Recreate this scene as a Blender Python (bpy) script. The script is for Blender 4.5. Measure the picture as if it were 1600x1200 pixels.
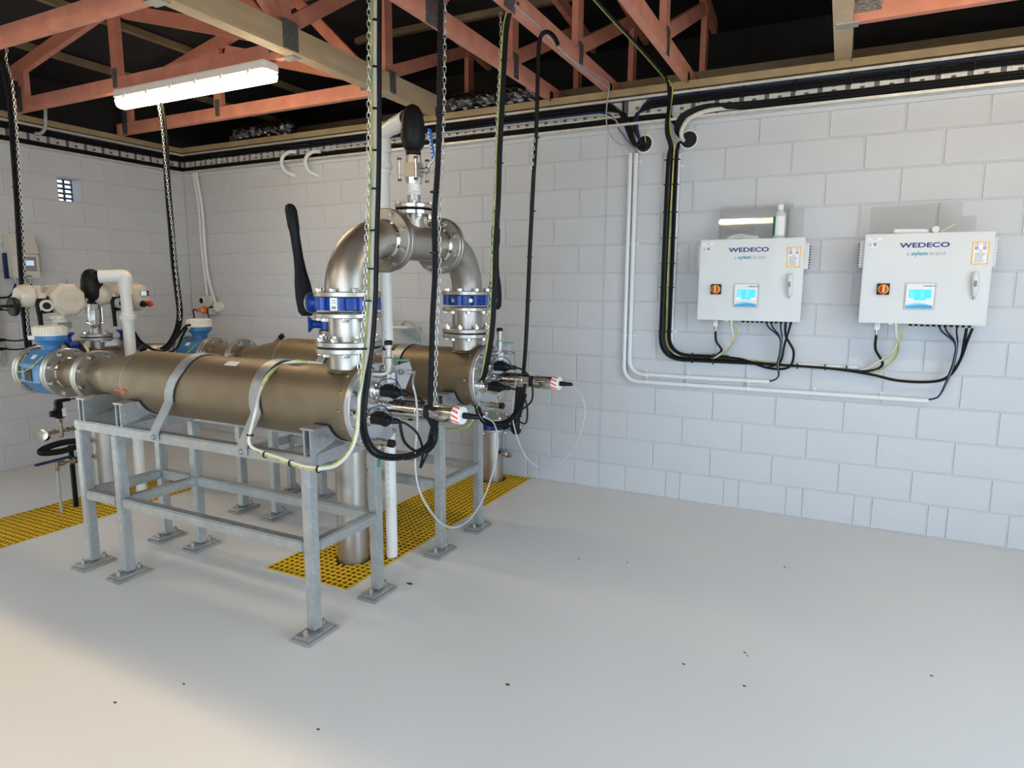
import bpy, bmesh, math, random
from mathutils import Vector, Matrix, noise
random.seed(7)
for o in list(bpy.data.objects): bpy.data.objects.remove(o)
SC = bpy.context.scene
COL = SC.collection
# ---------------------------------------------------------------- camera
CP = Vector((1.5478, -4.5462, 1.4955)); YAW, PIT, ROL, FPX = 2.0362, 0.1474, 0.0058, 1018.44
FW = Vector((math.cos(YAW)*math.cos(PIT), math.sin(YAW)*math.cos(PIT), -math.sin(PIT)))
_r = Vector((math.sin(YAW), -math.cos(YAW), 0)); _u = _r.cross(FW)
RT = _r*math.cos(ROL) + _u*math.sin(ROL); UP = _u*math.cos(ROL) - _r*math.sin(ROL)
cd = bpy.data.cameras.new('camera'); cam = bpy.data.objects.new('camera', cd); COL.objects.link(cam)
cd.sensor_width = 36; cd.lens = FPX*36/1600; cd.clip_start = .05
cam.matrix_world = Matrix(((RT.x, UP.x, -FW.x, CP.x), (RT.y, UP.y, -FW.y, CP.y), (RT.z, UP.z, -FW.z, CP.z), (0, 0, 0, 1)))
SC.camera = cam
# ---------------------------------------------------------------- world, sun, exposure
wd = bpy.data.worlds.new('daylight'); SC.world = wd; wd.use_nodes = True
bg = wd.node_tree.nodes['Background']; bg.inputs[0].default_value = (.64, .815, 1, 1); bg.inputs[1].default_value = 7.6
sl = bpy.data.lights.new('sun', 'SUN'); sl.energy = 2.6; sl.color = (1, .68, .33); sl.angle = math.radians(3)
so = bpy.data.objects.new('sun', sl); COL.objects.link(so)
so.rotation_euler = Vector((math.cos(math.radians(19)), .0, -math.sin(math.radians(19)))).to_track_quat('-Z', 'Y').to_euler()
so.location = (-9, -4.2, 4)
vs = SC.view_settings; vs.view_transform = 'Standard'; vs.look = 'None'; vs.gamma = 1; vs.use_curve_mapping = False; vs.exposure = 0.14
def portal(name, loc, rot, sx, sy):            # a sampling aid lying in a door opening, gives no light of its own
    l = bpy.data.lights.new(name, 'AREA'); l.shape = 'RECTANGLE'; l.size = sx; l.size_y = sy; l.cycles.is_portal = True
    o = bpy.data.objects.new(name, l); COL.objects.link(o); o.location = loc; o.rotation_euler = rot
H = math.pi/2
portal('portal_a', (-4.53, -3.75, 1.1), (0, -H, 0), 2.2, 1.3)
portal('portal_b', (1.2, -6.5, 1.6), (H, 0, 0), 4.4, 1.6)
portal('portal_c', (4.53, -3.6, 1.425), (0, H, 0), 2.05, 3.6)
def at(x, y, X=None, Y=None, Z=None):
    d = FW + RT*((x-800)/FPX) - UP*((y-600)/FPX)
    t = (X-CP.x)/d.x if X is not None else (Y-CP.y)/d.y if Y is not None else (Z-CP.z)/d.z
    return CP + d*t
# ---------------------------------------------------------------- materials
MATS = {}
def M(name, col=None, rough=.5, metal=0, var=0, vs_=8, bump=0, bs=120, speck=0, ss=90, speckcol=(.1, .09, .08), emis=0, coat=0, trans=0, wave=None, spang=0, aniso=0, alpha=1):
    if name in MATS: return MATS[name]
    m = bpy.data.materials.new(name); m.use_nodes = True; nt = m.node_tree; b = nt.nodes['Principled BSDF']
    b.inputs['Base Color'].default_value = (*col, 1); b.inputs['Roughness'].default_value = rough; b.inputs['Metallic'].default_value = metal
    if name in ('blk', 'blkplastic', 'rubber', 'gasket', 'navy'): b.inputs['Specular IOR Level'].default_value = .22
    if coat: b.inputs['Coat Weight'].default_value = coat
    if trans: b.inputs['Transmission Weight'].default_value = trans; b.inputs['IOR'].default_value = 1.3
    if alpha < 1: b.inputs['Alpha'].default_value = alpha
    if emis: b.inputs['Emission Color'].default_value = (*col, 1); b.inputs['Emission Strength'].default_value = emis
    tc = nt.nodes.new('ShaderNodeTexCoord'); cur = None
    def mix(fac, c2, base):
        mx = nt.nodes.new('ShaderNodeMix'); mx.data_type = 'RGBA'
        nt.links.new(fac, mx.inputs[0])
        if base is None: mx.inputs[6].default_value = (*col, 1)
        else: nt.links.new(base, mx.inputs[6])
        mx.inputs[7].default_value = (*c2, 1); return mx.outputs[2]
    def nz(scale, det=4, vec=None):
        n = nt.nodes.new('ShaderNodeTexNoise'); n.inputs['Scale'].default_value = scale; n.inputs['Detail'].default_value = det
        nt.links.new(vec or tc.outputs['Object'], n.inputs['Vector']); return n.outputs['Fac']
    def ramp(s, a, b_):
        r = nt.nodes.new('ShaderNodeMapRange'); r.inputs[1].default_value = a; r.inputs[2].default_value = b_; nt.links.new(s, r.inputs[0]); return r.outputs[0]
    if wave:
        mp = nt.nodes.new('ShaderNodeMapping'); mp.inputs['Scale'].default_value = wave[1]; nt.links.new(tc.outputs['Object'], mp.inputs[0])
        cur = mix(ramp(nz(wave[0], 3, mp.outputs[0]), .38, .68), wave[2], cur)
    if var:
        f = nz(vs_); cur = mix(ramp(f, .35, .75), tuple(max(0, c*(1-var)) for c in col), cur)
        rr = nt.nodes.new('ShaderNodeMapRange'); rr.inputs[1].default_value = .3; rr.inputs[2].default_value = .7
        rr.inputs[3].default_value = max(.02, rough-.08); rr.inputs[4].default_value = min(1, rough+.08); nt.links.new(nz(vs_*2.3), rr.inputs[0]); nt.links.new(rr.outputs[0], b.inputs['Roughness'])
    if spang:
        v = nt.nodes.new('ShaderNodeTexVoronoi'); v.inputs['Scale'].default_value = 55; nt.links.new(tc.outputs['Object'], v.inputs['Vector'])
        s = nt.nodes.new('ShaderNodeSeparateColor'); nt.links.new(v.outputs['Color'], s.inputs[0])
        cur = mix(ramp(s.outputs[0], 0, 1/spang), tuple(c*.72 for c in col), cur)
    if speck: cur = mix(ramp(nz(ss, 3), .74-speck, .76-speck), speckcol, cur)
    if cur is not None: nt.links.new(cur, b.inputs['Base Color'])
    if bump:
        bp = nt.nodes.new('ShaderNodeBump'); bp.inputs['Strength'].default_value = bump; bp.inputs['Distance'].default_value = .01
        nt.links.new(nz(bs, 3), bp.inputs['Height']); nt.links.new(bp.outputs[0], b.inputs['Normal'])
    MATS[name] = m; return m
M('block', (.585, .59, .60), .55, 0, .05, 3, .22, 160, .02, 130, (.42, .43, .45))
M('mortar', (.575, .58, .59), .6, 0, .05, 5, .25, 120)
M('floor', (.71, .705, .69), .36, 0, .05, .9, .03, 90, .012, 260, (.50, .48, .45))
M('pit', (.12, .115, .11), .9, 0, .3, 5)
M('ground', (.52, .43, .32), .9, 0, .2, 3)
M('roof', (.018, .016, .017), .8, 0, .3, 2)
M('pink', (.80, .33, .225), .6, 0, .25, 5, .05, 60, wave=(9, (1, 1, 1), (.68, .25, .165)))
M('lvl', (.70, .53, .33), .6, 0, .25, 4, .05, 60, wave=(5, (1, .35, 3), (.56, .39, .22)))
M('brown', (.30, .225, .13), .7, 0, .3, 6, .05, 60)
M('plate_wood', (.40, .29, .15), .65, 0, .3, 6, .05, 60)
M('nail', (.42, .41, .40), .4, .85, .75, 130, .6, 150)
M('steel', (.53, .49, .435), .40, .95, .14, 5, .02, 200)
M('shell', (.30, .235, .155), .52, .85, .10, 4, .03, 260)
M('bright', (.70, .67, .62), .22, 1, .1, 12)
M('dullsteel', (.50, .465, .42), .45, .95, .2, 9, .05, 150)
M('plate_alu', (.63, .645, .68), .36, .85, .06, 6)
M('galv', (.56, .585, .585), .44, .8, .20, 11, .03, 90, spang=.5)
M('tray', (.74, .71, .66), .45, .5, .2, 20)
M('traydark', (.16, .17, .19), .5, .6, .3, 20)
M('gasket', (.015, .015, .016), .6)
M('blk', (.006, .006, .0065), .5, 0, .3, 40)
M('blkplastic', (.010, .010, .011), .42, 0, .2, 30)
M('rubber', (.009, .008, .008), .5, 0, .2, 20)
M('navy', (.012, .026, .085), .45)
M('blue', (.005, .048, .30), .34, 0, .12, 12)
M('fmblue', (.05, .20, .43), .38, 0, .08, 12)
M('handleblue', (.03, .17, .50), .4)
M('green', (.02, .25, .13), .4)
M('white', (.80, .79, .76), .4, 0, .03, 6)
M('pvc', (.80, .785, .74), .35, 0, .03, 6)
M('conduit', (.74, .75, .74), .4)
M('whitecable', (.70, .66, .58), .45)
M('greycable', (.42, .42, .42), .45)
M('yellowgreen', (.62, .56, .12), .45, wave=(60, (1, 1, .15), (.16, .30, .07)))
M('cream', (.66, .58, .46), .35, 0, .05, 8, coat=.2)
M('creamcap', (.80, .74, .62), .4)
M('boxgrey', (.66, .66, .645), .38, 0, .02, 4)
M('boxbeige', (.62, .58, .50), .45)
M('yellow', (.40, .19, .004), .45, 0, .12, 14)  # grating bars: shade inside the cells painted in as a darker yellow
M('yellow_lit', (.86, .55, .02), .75, 0, .12, 40)  # bar tops: light from above painted in as a brighter yellow
M('red', (.60, .03, .02), .45)
M('orange', (.75, .14, .02), .45)
M('amber', (.86, .46, .03), .45)
M('deepblue', (.022, .02, .16), .5)
M('teal', (.02, .26, .32), .5)
M('greytext', (.33, .34, .35), .5)
M('screen', (.02, .42, .85), .3, emis=.75)
M('screenlight', (.55, .85, 1), .3, emis=.7)
M('lcd', (.50, .66, .78), .3, emis=.5)
M('waveblue', (.03, .33, .62), .4)
M('wavelight', (.25, .60, .80), .4)
M('screenframe', (.50, .50, .49), .4)
M('paper', (.80, .80, .80), .6)
M('print', (.25, .25, .26), .6)
M('bottle', (.82, .85, .84), .25, trans=.35)
M('acrylic', (.97, .97, .97), .03, trans=.0, alpha=.10)
M('tube', (1, .80, .52), .4, emis=26)
M('lampwhite', (.80, .79, .76), .4)
M('glass', (.9, .93, .95), .03, trans=1)
M('grille', (.05, .08, .16), .5, .3)
M('foil', (.16, .155, .16), .3, 1, .3, 30, .9, 28)
M('copper', (.45, .22, .12), .4, 1)
M('brass', (.42, .36, .28), .35, 1)
M('chain', (.66, .65, .62), .35, .85)
M('grout', (.33, .31, .28), .85, 0, .3, 12)
M('redmark', (.85, .12, .07), .6)
M('leaf', (.06, .045, .03), .8)
M('seam', (.50, .525, .56), .6)
# ---------------------------------------------------------------- mesh builder
ORG = {}
class MB:
    def __init__(s): s.v = []; s.f = []
    def add(s, vs, fs):
        n = len(s.v); s.v += [Vector(a) for a in vs]; s.f += [tuple(i+n for i in f) for f in fs]; return s
    def box(s, x0, x1, y0, y1, z0, z1, bev=0):
        if bev <= 0:
            return s.add([(x0, y0, z0), (x1, y0, z0), (x1, y1, z0), (x0, y1, z0), (x0, y0, z1), (x1, y0, z1), (x1, y1, z1), (x0, y1, z1)],
                         [(3, 2, 1, 0), (4, 5, 6, 7), (0, 1, 5, 4), (1, 2, 6, 5), (2, 3, 7, 6), (3, 0, 4, 7)])
        bm = bmesh.new(); r = bmesh.ops.create_cube(bm, size=1)
        for v in bm.verts: v.co = Vector(((x0+x1)/2+v.co.x*(x1-x0), (y0+y1)/2+v.co.y*(y1-y0), (z0+z1)/2+v.co.z*(z1-z0)))
        bmesh.ops.bevel(bm, geom=bm.edges[:], offset=bev, segments=2, affect='EDGES')
        return s._bm(bm)
    def _bm(s, bm):
        bm.verts.index_update(); s.add([v.co.copy() for v in bm.verts], [[v.index for v in f.verts] for f in bm.faces]); bm.free(); return s
    def bar(s, a, b, w, h, up=(0, 0, 1)):          # rectangular stick a->b, w across, h along up
        a = Vector(a); b = Vector(b); d = (b-a).normalized(); sd = d.cross(Vector(up)).normalized(); u2 = sd.cross(d)
        vs = [p+sd*(i*w/2)+u2*(j*h/2) for p in (a, b) for i, j in ((-1, -1), (1, -1), (1, 1), (-1, 1))]
        return s.add(vs, [(0, 1, 2, 3), (7, 6, 5, 4), (0, 4, 5, 1), (1, 5, 6, 2), (2, 6, 7, 3), (3, 7, 4, 0)])
    def lathe(s, o, d, prof, seg=32, cap=True, ph=0):
        o = Vector(o); d = Vector(d).normalized(); a = d.orthogonal().normalized(); b = d.cross(a)
        vs = []; fs = []
        for t, r in prof:
            for k in range(seg):
                an = 2*math.pi*(k+ph)/seg; vs.append(o+d*t+a*(r*math.cos(an))+b*(r*math.sin(an)))
        for i in range(len(prof)-1):
            for k in range(seg):
                k2 = (k+1) % seg; fs.append((i*seg+k, i*seg+k2, (i+1)*seg+k2, (i+1)*seg+k))
        if cap:
            fs.append(tuple(reversed(range(seg)))); fs.append(tuple((len(prof)-1)*seg+k for k in range(seg)))
        return s.add(vs, fs)
    def cyl(s, a, b, r, seg=24, r2=None):
        a = Vector(a); b = Vector(b); return s.lathe(a, b-a, [(0, r), ((b-a).length, r if r2 is None else r2)], seg)
    def disc(s, o, d, r, t, seg=40, bev=.003):
        return s.lathe(o, d, [(0, r-bev), (bev, r), (t-bev, r), (t, r-bev)], seg)
    def ring(s, o, d, ro, ri, t, seg=40):
        o = Vector(o); d = Vector(d).normalized()
        return s.lathe(o, d, [(0, ri), (0, ro), (t, ro), (t, ri), (0, ri)], seg, cap=False)
    def tube(s, pts, r, seg=10, smooth=True, n=6, rfun=None, closed=False):
        P = [Vector(p) for p in pts]
        if smooth and len(P) > 2:
            Q = []
            for i in range(len(P)-1):
                p0 = P[max(i-1, 0)]; p1 = P[i]; p2 = P[i+1]; p3 = P[min(i+2, len(P)-1)]
                for k in range(n):
                    t = k/n; Q.append(.5*((2*p1)+(p2-p0)*t+(2*p0-5*p1+4*p2-p3)*t*t+(3*p1-p0-3*p2+p3)*t**3))
            P = Q+[P[-1]]
        T = [(P[min(i+1, len(P)-1)]-P[max(i-1, 0)]).normalized() for i in range(len(P))]
        a = T[0].orthogonal().normalized(); vs = []; fs = []; L = 0
        for i, p in enumerate(P):
            if i: L += (p-P[i-1]).length
            a = (a-T[i]*a.dot(T[i])).normalized(); b = T[i].cross(a); rr = rfun(L, i/(len(P)-1)) if rfun else r
            for k in range(seg):
                an = 2*math.pi*k/seg; vs.append(p+a*(rr*math.cos(an))+b*(rr*math.sin(an)))
        for i in range(len(P)-1):
            for k in range(seg):
                k2 = (k+1) % seg; fs.append((i*seg+k, i*seg+k2, (i+1)*seg+k2, (i+1)*seg+k))
        fs.append(tuple(reversed(range(seg)))); fs.append(tuple((len(P)-1)*seg+k for k in range(seg)))
        return s.add(vs, fs)
    def prism(s, poly, ax, lo, hi):                # 2-D polygon extruded along axis 0/1/2
        def mk(p, w):
            c = list(p); c.insert(ax, w); return c
        n = len(poly); vs = [mk(p, lo) for p in poly]+[mk(p, hi) for p in poly]
        bm = bmesh.new(); bv = [bm.verts.new(v) for v in vs]
        f1 = bm.faces.new(bv[:n]); f2 = bm.faces.new(bv[n:])
        for i in range(n): bm.faces.new((bv[i], bv[(i+1) % n], bv[n+(i+1) % n], bv[n+i]))
        bmesh.ops.triangulate(bm, faces=[f1, f2]); bmesh.ops.recalc_face_normals(bm, faces=bm.faces[:])
        return s._bm(bm)
    def hexa(s, o, d, r, t): return s.lathe(o, d, [(0, r), (t*.85, r), (t, r*.85)], 6)
    def xf(s, m, start=0):
        for i in range(start, len(s.v)): s.v[i] = m @ s.v[i]
        return s
    def build(s, name, mat, parent=None, ang=40, org=None, flat=False):
        me = bpy.data.meshes.new(name)
        if parent is not None: o0 = ORG[parent.name]
        elif org is not None: o0 = Vector(org)
        else:
            xs = [v.x for v in s.v]; ys = [v.y for v in s.v]; zs = [v.z for v in s.v]
            o0 = Vector(((min(xs)+max(xs))/2, (min(ys)+max(ys))/2, min(zs)))
        me.from_pydata([v-o0 for v in s.v], [], s.f)
        me.materials.append(MATS[mat]); me.update()
        if not flat:
            me.polygons.foreach_set('use_smooth', [True]*len(me.polygons)); me.set_sharp_from_angle(angle=math.radians(ang))
        ob = bpy.data.objects.new(name, me); COL.objects.link(ob)
        if parent is None: ob.location = o0
        else: ob.parent = parent
        ORG[ob.name] = o0
        return ob
def tag(o, label, cat, group=None):
    o['label'] = label; o['category'] = cat
    if group: o['group'] = group
    return o
def thing(name, loc, label, cat, group=None):
    o = bpy.data.objects.new(name, None); COL.objects.link(o); o.location = loc; o.empty_display_size = .1
    ORG[o.name] = Vector(loc); return tag(o, label, cat, group)
def struct(o): o['kind'] = 'structure'; return o
def piece(name, me, parent, off):                  # a further copy of a shared piece mesh under parent
    o = bpy.data.objects.new(name, me); COL.objects.link(o); o.parent = parent; o.location = off; return o
KIDS = {}
def tree_copy(o, parent=None, loc=None, label=None):
    c = o.copy(); COL.objects.link(c)
    if parent is not None: c.parent = parent
    if loc is not None: c.location = loc
    if label: c['label'] = label
    for ch in [k for k in bpy.data.objects if k.parent == o]: tree_copy(ch, c)
    return c
def text(s, size, o, xd, yd, mat, name, parent, sx=1, bold=0, sp=1, ext=.0006, align='LEFT'):
    cu = bpy.data.curves.new('t', 'FONT'); cu.body = s; cu.size = size; cu.extrude = ext; cu.offset = bold; cu.space_character = sp; cu.align_x = align; cu.resolution_u = 3
    ob = bpy.data.objects.new('t', cu); COL.objects.link(ob); bpy.context.view_layer.update()
    me = bpy.data.meshes.new_from_object(ob.evaluated_get(bpy.context.evaluated_depsgraph_get())); bpy.data.objects.remove(ob)
    xd = Vector(xd); yd = Vector(yd); zd = xd.cross(yd); m = MB(); o = Vector(o)
    m.add([o+xd*(v.co.x*sx)+yd*v.co.y+zd*v.co.z for v in me.vertices], [tuple(p.vertices) for p in me.polygons])
    return m.build(name, mat, parent, flat=True)
# ---------------------------------------------------------------- acrylic: clear sheet with a mirror-like skin
m = MATS['acrylic']; nt = m.node_tree; out = nt.nodes['Material Output']; nt.nodes.remove(nt.nodes['Principled BSDF'])
tr = nt.nodes.new('ShaderNodeBsdfTransparent'); gl = nt.nodes.new('ShaderNodeBsdfGlossy'); mxs = nt.nodes.new('ShaderNodeMixShader'); lw = nt.nodes.new('ShaderNodeLayerWeight')
tr.inputs[0].default_value = (.97, .97, .965, 1); gl.inputs['Roughness'].default_value = .03; lw.inputs[0].default_value = .30
nt.links.new(lw.outputs['Fresnel'], mxs.inputs[0]); nt.links.new(tr.outputs[0], mxs.inputs[1]); nt.links.new(gl.outputs[0], mxs.inputs[2]); nt.links.new(mxs.outputs[0], out.inputs[0])
# ================================================================ THE SETTING
XL, XR, YB, WT = -4.418, 4.418, -6.4, 2.8
# floor with two grated pits
PITS = [(-1.11, -.555, -2.18, -.012), (-3.205, -2.655, -3.9, -1.25)]
xs = sorted({XL-.1, XR+.1, *[p[0] for p in PITS], *[p[1] for p in PITS]}); ys = sorted({YB-.1, .1, *[p[2] for p in PITS], *[p[3] for p in PITS]})
b = MB()
for i in range(len(xs)-1):
    for j in range(len(ys)-1):
        cx, cy = (xs[i]+xs[i+1])/2, (ys[j]+ys[j+1])/2
        if any(p[0] < cx < p[1] and p[2] < cy < p[3] for p in PITS): continue
        b.add([(xs[i], ys[j], 0), (xs[i+1], ys[j], 0), (xs[i+1], ys[j+1], 0), (xs[i], ys[j+1], 0)], [(0, 1, 2, 3)])
floor = struct(b.build('floor', 'floor', org=(0, 0, 0), flat=True))
for p in PITS:
    b = MB(); x0, x1, y0, y1 = p; d = -.6
    b.add([(x0, y0, 0), (x1, y0, 0), (x1, y1, 0), (x0, y1, 0), (x0, y0, d), (x1, y0, d), (x1, y1, d), (x0, y1, d)], [(0, 1, 5, 4), (1, 2, 6, 5), (2, 3, 7, 6), (3, 0, 4, 7), (4, 5, 6, 7)])
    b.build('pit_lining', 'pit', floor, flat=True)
b = MB(); b.box(-30, 30, -30, 30, -.75, -.7); struct(b.build('ground', 'ground', org=(0, 0, 0), flat=True))
for nm, q in (('trim_9', (-5.9, XL-.1, -6.5, -1.5)), ('trim_8', (-2, 5, -9.5, YB-.1)), ('trim_7', (XR+.1, 6.5, -6, -2))):
    b = MB(); b.box(q[0], q[1], q[2], q[3], -.3, -.01); o = struct(b.build(nm, 'ground', flat=True)); o['label'] = 'concrete apron outside a door opening'
b = MB(); b.box(-6.1, XL-.2, -5.2, -2.2, 2.3, 2.36); o = struct(b.build('trim_6', 'brown', flat=True)); o['label'] = 'unseen canopy added outside the left door to cut the sky'  # out of view, added to keep blue sky light off the left floor
b = MB(); b.box(-20.2, -20, -24, 16, -.7, 5.0); o = struct(b.build('trim_5', 'ground', flat=True)); o['label'] = 'unseen screen wall added beyond the left door to block low sky'  # out of view, added to hide the low sky from the left door
# walls: recessed core + blocks standing proud of it
REC = .006
def core(name, boxes):
    b = MB()
    for q in boxes: b.box(*q)
    return struct(b.build(name, 'mortar', org=(0, 0, 0), flat=True))
wall_right = core('wall_right', [(XL-.2, XR+.2, REC, .2, -.01, WT)])
LD = (-4.4, -3.1, 2.2)           # door opening in the left wall
WV = (-1.2, -1.0, 2.2, 2.4)      # small vent opening
lx = (XL-.2, XL-REC)
wall_left = core('wall_left', [(*lx, LD[1], WV[0], -.01, WT), (*lx, WV[1], .05, -.01, WT), (*lx, WV[0], WV[1], -.01, WV[2]), (*lx, WV[0], WV[1], WV[3], WT),
                               (*lx, YB, LD[0], -.01, WT), (*lx, LD[0], LD[1], LD[2], WT)])
core('wall_back', [(XL-.2, -1, YB-.2, YB, -.01, WT), (3.4, XR+.2, YB-.2, YB, -.01, WT), (-1, 3.4, YB-.2, YB, 2.4, WT), (-1, 3.4, YB-.2, YB, -.01, .8)])
core('wall_east', [(XR, XR+.2, YB, -5.4, -.01, WT), (XR, XR+.2, -1.8, .05, -.01, WT), (XR, XR+.2, -5.4, -1.8, 2.45, WT), (XR, XR+.2, -5.4, -1.8, -.01, .4)])
for nm, a, c, ax in (('window_2', -1, 3.4, 0), ('window_3', -5.4, -1.8, 1)):
    b = MB(); n = 6 if ax == 0 else 4
    for i in range(n+1):
        u = a+(c-a)*i/n
        if ax == 0: b.box(u-.03, u+.03, YB-.12, YB-.06, .8, 2.4)
        else: b.box(XR+.06, XR+.12, u-.03, u+.03, .4, 2.45)
    struct(b.build(nm, 'white', flat=True))
J = .004
bcache = {}
def block_mesh(w, h, side):
    k = (round(w, 3), round(h, 3), side)
    if k not in bcache:
        b = MB(); e = .0035; t = REC+.003
        w2, h2 = w/2-J, h/2-J
        ring = lambda ix, dy: [(-w2+ix, dy, -h2+ix), (w2-ix, dy, -h2+ix), (w2-ix, dy, h2-ix), (-w2+ix, dy, h2-ix)]
        vs = ring(0, t)+ring(0, e)+ring(e, 0)
        fs = [(8, 9, 10, 11)]+[(a+i, a+(i+1) % 4, a+4+(i+1) % 4, a+4+i) for a in (0, 4) for i in range(4)]
        if side == 'l': vs = [(-y, x, z) for x, y, z in vs]
        b.add(vs, fs); me = bpy.data.meshes.new('block'); me.from_pydata(b.v, [], b.f); me.materials.append(MATS['block']); bcache[k] = me
    return bcache[k]
def row_edges(k, lo, hi, ctrl, mod=.4):
    off = .2 if k % 2 == 0 else 0
    e = {lo, hi, ctrl}; n = -40
    while n < 40:
        u = ctrl+off+mod*n
        if lo+.03 < u < hi-.01: e.add(round(u, 4))
        n += 1
    return sorted(e)
XV = 2.75
for k in range(14):
    if k == 0:
        e = {XL, 0, XV}
        for s in (1, -1):
            for n in range(12):
                for u in (.2+.4*n, .5+.4*n):
                    if XL+.05 < s*u < XV: e.add(round(s*u, 3))
        e = sorted(e)
    else: e = row_edges(k, XL, XV, 0)
    for i in range(len(e)-1):
        w = e[i+1]-e[i]; piece('block', block_mesh(w, .2, 'r'), wall_right, ((e[i]+e[i+1])/2, 0, .2*k+.1))
for k in range(14):
    e = row_edges(k, 0, 3.09, .8)
    for i in range(len(e)-1):
        a, c = e[i], e[i+1]
        if k == 11 and a < 1.19 and c > 1.01:
            if a < .99: piece('block', block_mesh(1.0-a, .2, 'l'), wall_left, (XL, -(a+1.0)/2, .2*k+.1))
            if c > 1.21: piece('block', block_mesh(c-1.2, .2, 'l'), wall_left, (XL, -(1.2+c)/2, .2*k+.1))
            continue
        piece('block', block_mesh(c-a, .2, 'l'), wall_left, (XL, -(a+c)/2, .2*k+.1))
# the rest of the panel wall, to the right of the picture: same blocks as one piece
b = MB()
for k in range(14):
    e = [u for u in row_edges(k, XV, XR, 0) if u >= XV]
    for i in range(len(e)-1):
        me = block_mesh(e[i+1]-e[i], .2, 'r'); c = Vector(((e[i]+e[i+1])/2, 0, .2*k+.1)); b.add([v.co+c for v in me.vertices], [tuple(p.vertices) for p in me.polygons])
o = b.build('further_blocks', 'block', wall_right, flat=True); o['kind'] = 'stuff'
# control joint bead
b = MB(); b.box(-.006, .006, -.002, .006, 0, 2.6); o = b.build('sealant', 'seam', wall_right, flat=True)
# painted-over round patches
for x, z, r in ((-.474, 1.2, .042), (-.475, 2.465, .05), (-.78, 2.47, .04)):
    b = MB(); b.ring((x, .0, z), (0, -1, 0), r, r-.006, .003, 28); b.build('round_patch', 'block', wall_right)
# vent window in the left wall
w1 = struct(thing('window_1', (XL-.12, -1.1, 2.2), 'small square vent window with dark grille high in left wall', 'window')); del w1['category']
b = MB(); x = XL-.16
for i in range(4): yy = -1.2+.2*i/3; b.box(x-.006, x+.006, yy-.008, yy+.008, 2.2, 2.4)
b.build('bars', 'grille', w1, flat=True)
b = MB()
for i in range(6): zz = 2.2+.2*i/5; b.box(x-.012, x+.012, -1.2, -1.0, zz-.008, zz+.008)
b.build('slats', 'grille', w1, flat=True)
# top plates
b = MB(); b.box(XL, XR, -.045, .05, 2.782, 2.828); struct(b.build('trim_1', 'plate_wood', flat=True))
b = MB(); b.box(XL-.05, XL+.045, YB, -.045, 2.782, 2.828); struct(b.build('trim_2', 'plate_wood', flat=True))
# painted angle under the tray
b = MB(); b.box(XL, XR, -.012, 0, 2.556, 2.584); b.box(XL, XR, -.03, 0, 2.582, 2.586); struct(b.build('trim_3', 'block', flat=True))
b = MB(); b.box(XL, XL+.012, YB, 0, 2.556, 2.584); b.box(XL, XL+.03, YB, 0, 2.582, 2.586); struct(b.build('trim_4', 'block', flat=True))
# roof: dark hip over the room and the space behind the panel wall
def zr(x, y): return min(3.22+.22*(x+4.418), 3.22+.22*(4.418-x), 3.60+.12*(.6-y), 3.3+.22*(y+6.4))
gx = [XL-.12+(2*4.418+.24)*i/24 for i in range(25)]; gy = [-6.52+(7.72)*j/20 for j in range(21)]
vsr = [(x, y, zr(x, y)) for y in gy for x in gx]; nx_ = len(gx)
fsr = [(j*nx_+i, j*nx_+i+1, (j+1)*nx_+i+1, (j+1)*nx_+i) for j in range(len(gy)-1) for i in range(nx_-1)]
b = MB(); b.add(vsr, fsr)
x0, x1, y0, y1 = gx[0], gx[-1], gy[0], gy[-1]; zl = WT-.03
for (p, q) in (((x0, y0), (x1, y0)), ((x1, y0), (x1, y1)), ((x1, y1), (x0, y1)), ((x0, y1), (x0, y0))): b.add([(*p, zl), (*q, zl), (*q, 4.2), (*p, 4.2)], [(0, 1, 2, 3)])
b.add([(x0, .2, zl), (x1, .2, zl), (x1, y1, zl), (x0, y1, zl)], [(0, 1, 2, 3)])
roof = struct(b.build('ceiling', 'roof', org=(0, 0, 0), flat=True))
# purlins under the roof sheets
for d in (.35, 1.0, 1.7, 2.4):
    for s in (-1, 1):
        xx = s*(4.418-d); b = MB(); b.bar((xx, -6.0+d, 3.22+.22*d-.03), (xx, .9, 3.22+.22*d-.03), .045, .05); b.build('purlin', 'brown', roof, flat=True)
for y in (.25, -.45, -1.2, -2.0): 
    b = MB(); b.bar((-2.4, y, 3.60+.12*(.6-y)-.03), (2.4, y, 3.60+.12*(.6-y)-.03), .045, .05); b.build('purlin', 'brown', roof, flat=True)
b = MB(); b.bar((-4.3, .5, 3.0), (4.3, .5, 3.0), .045, .07); b.build('lateral_brace', 'brown', roof, flat=True)
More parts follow.
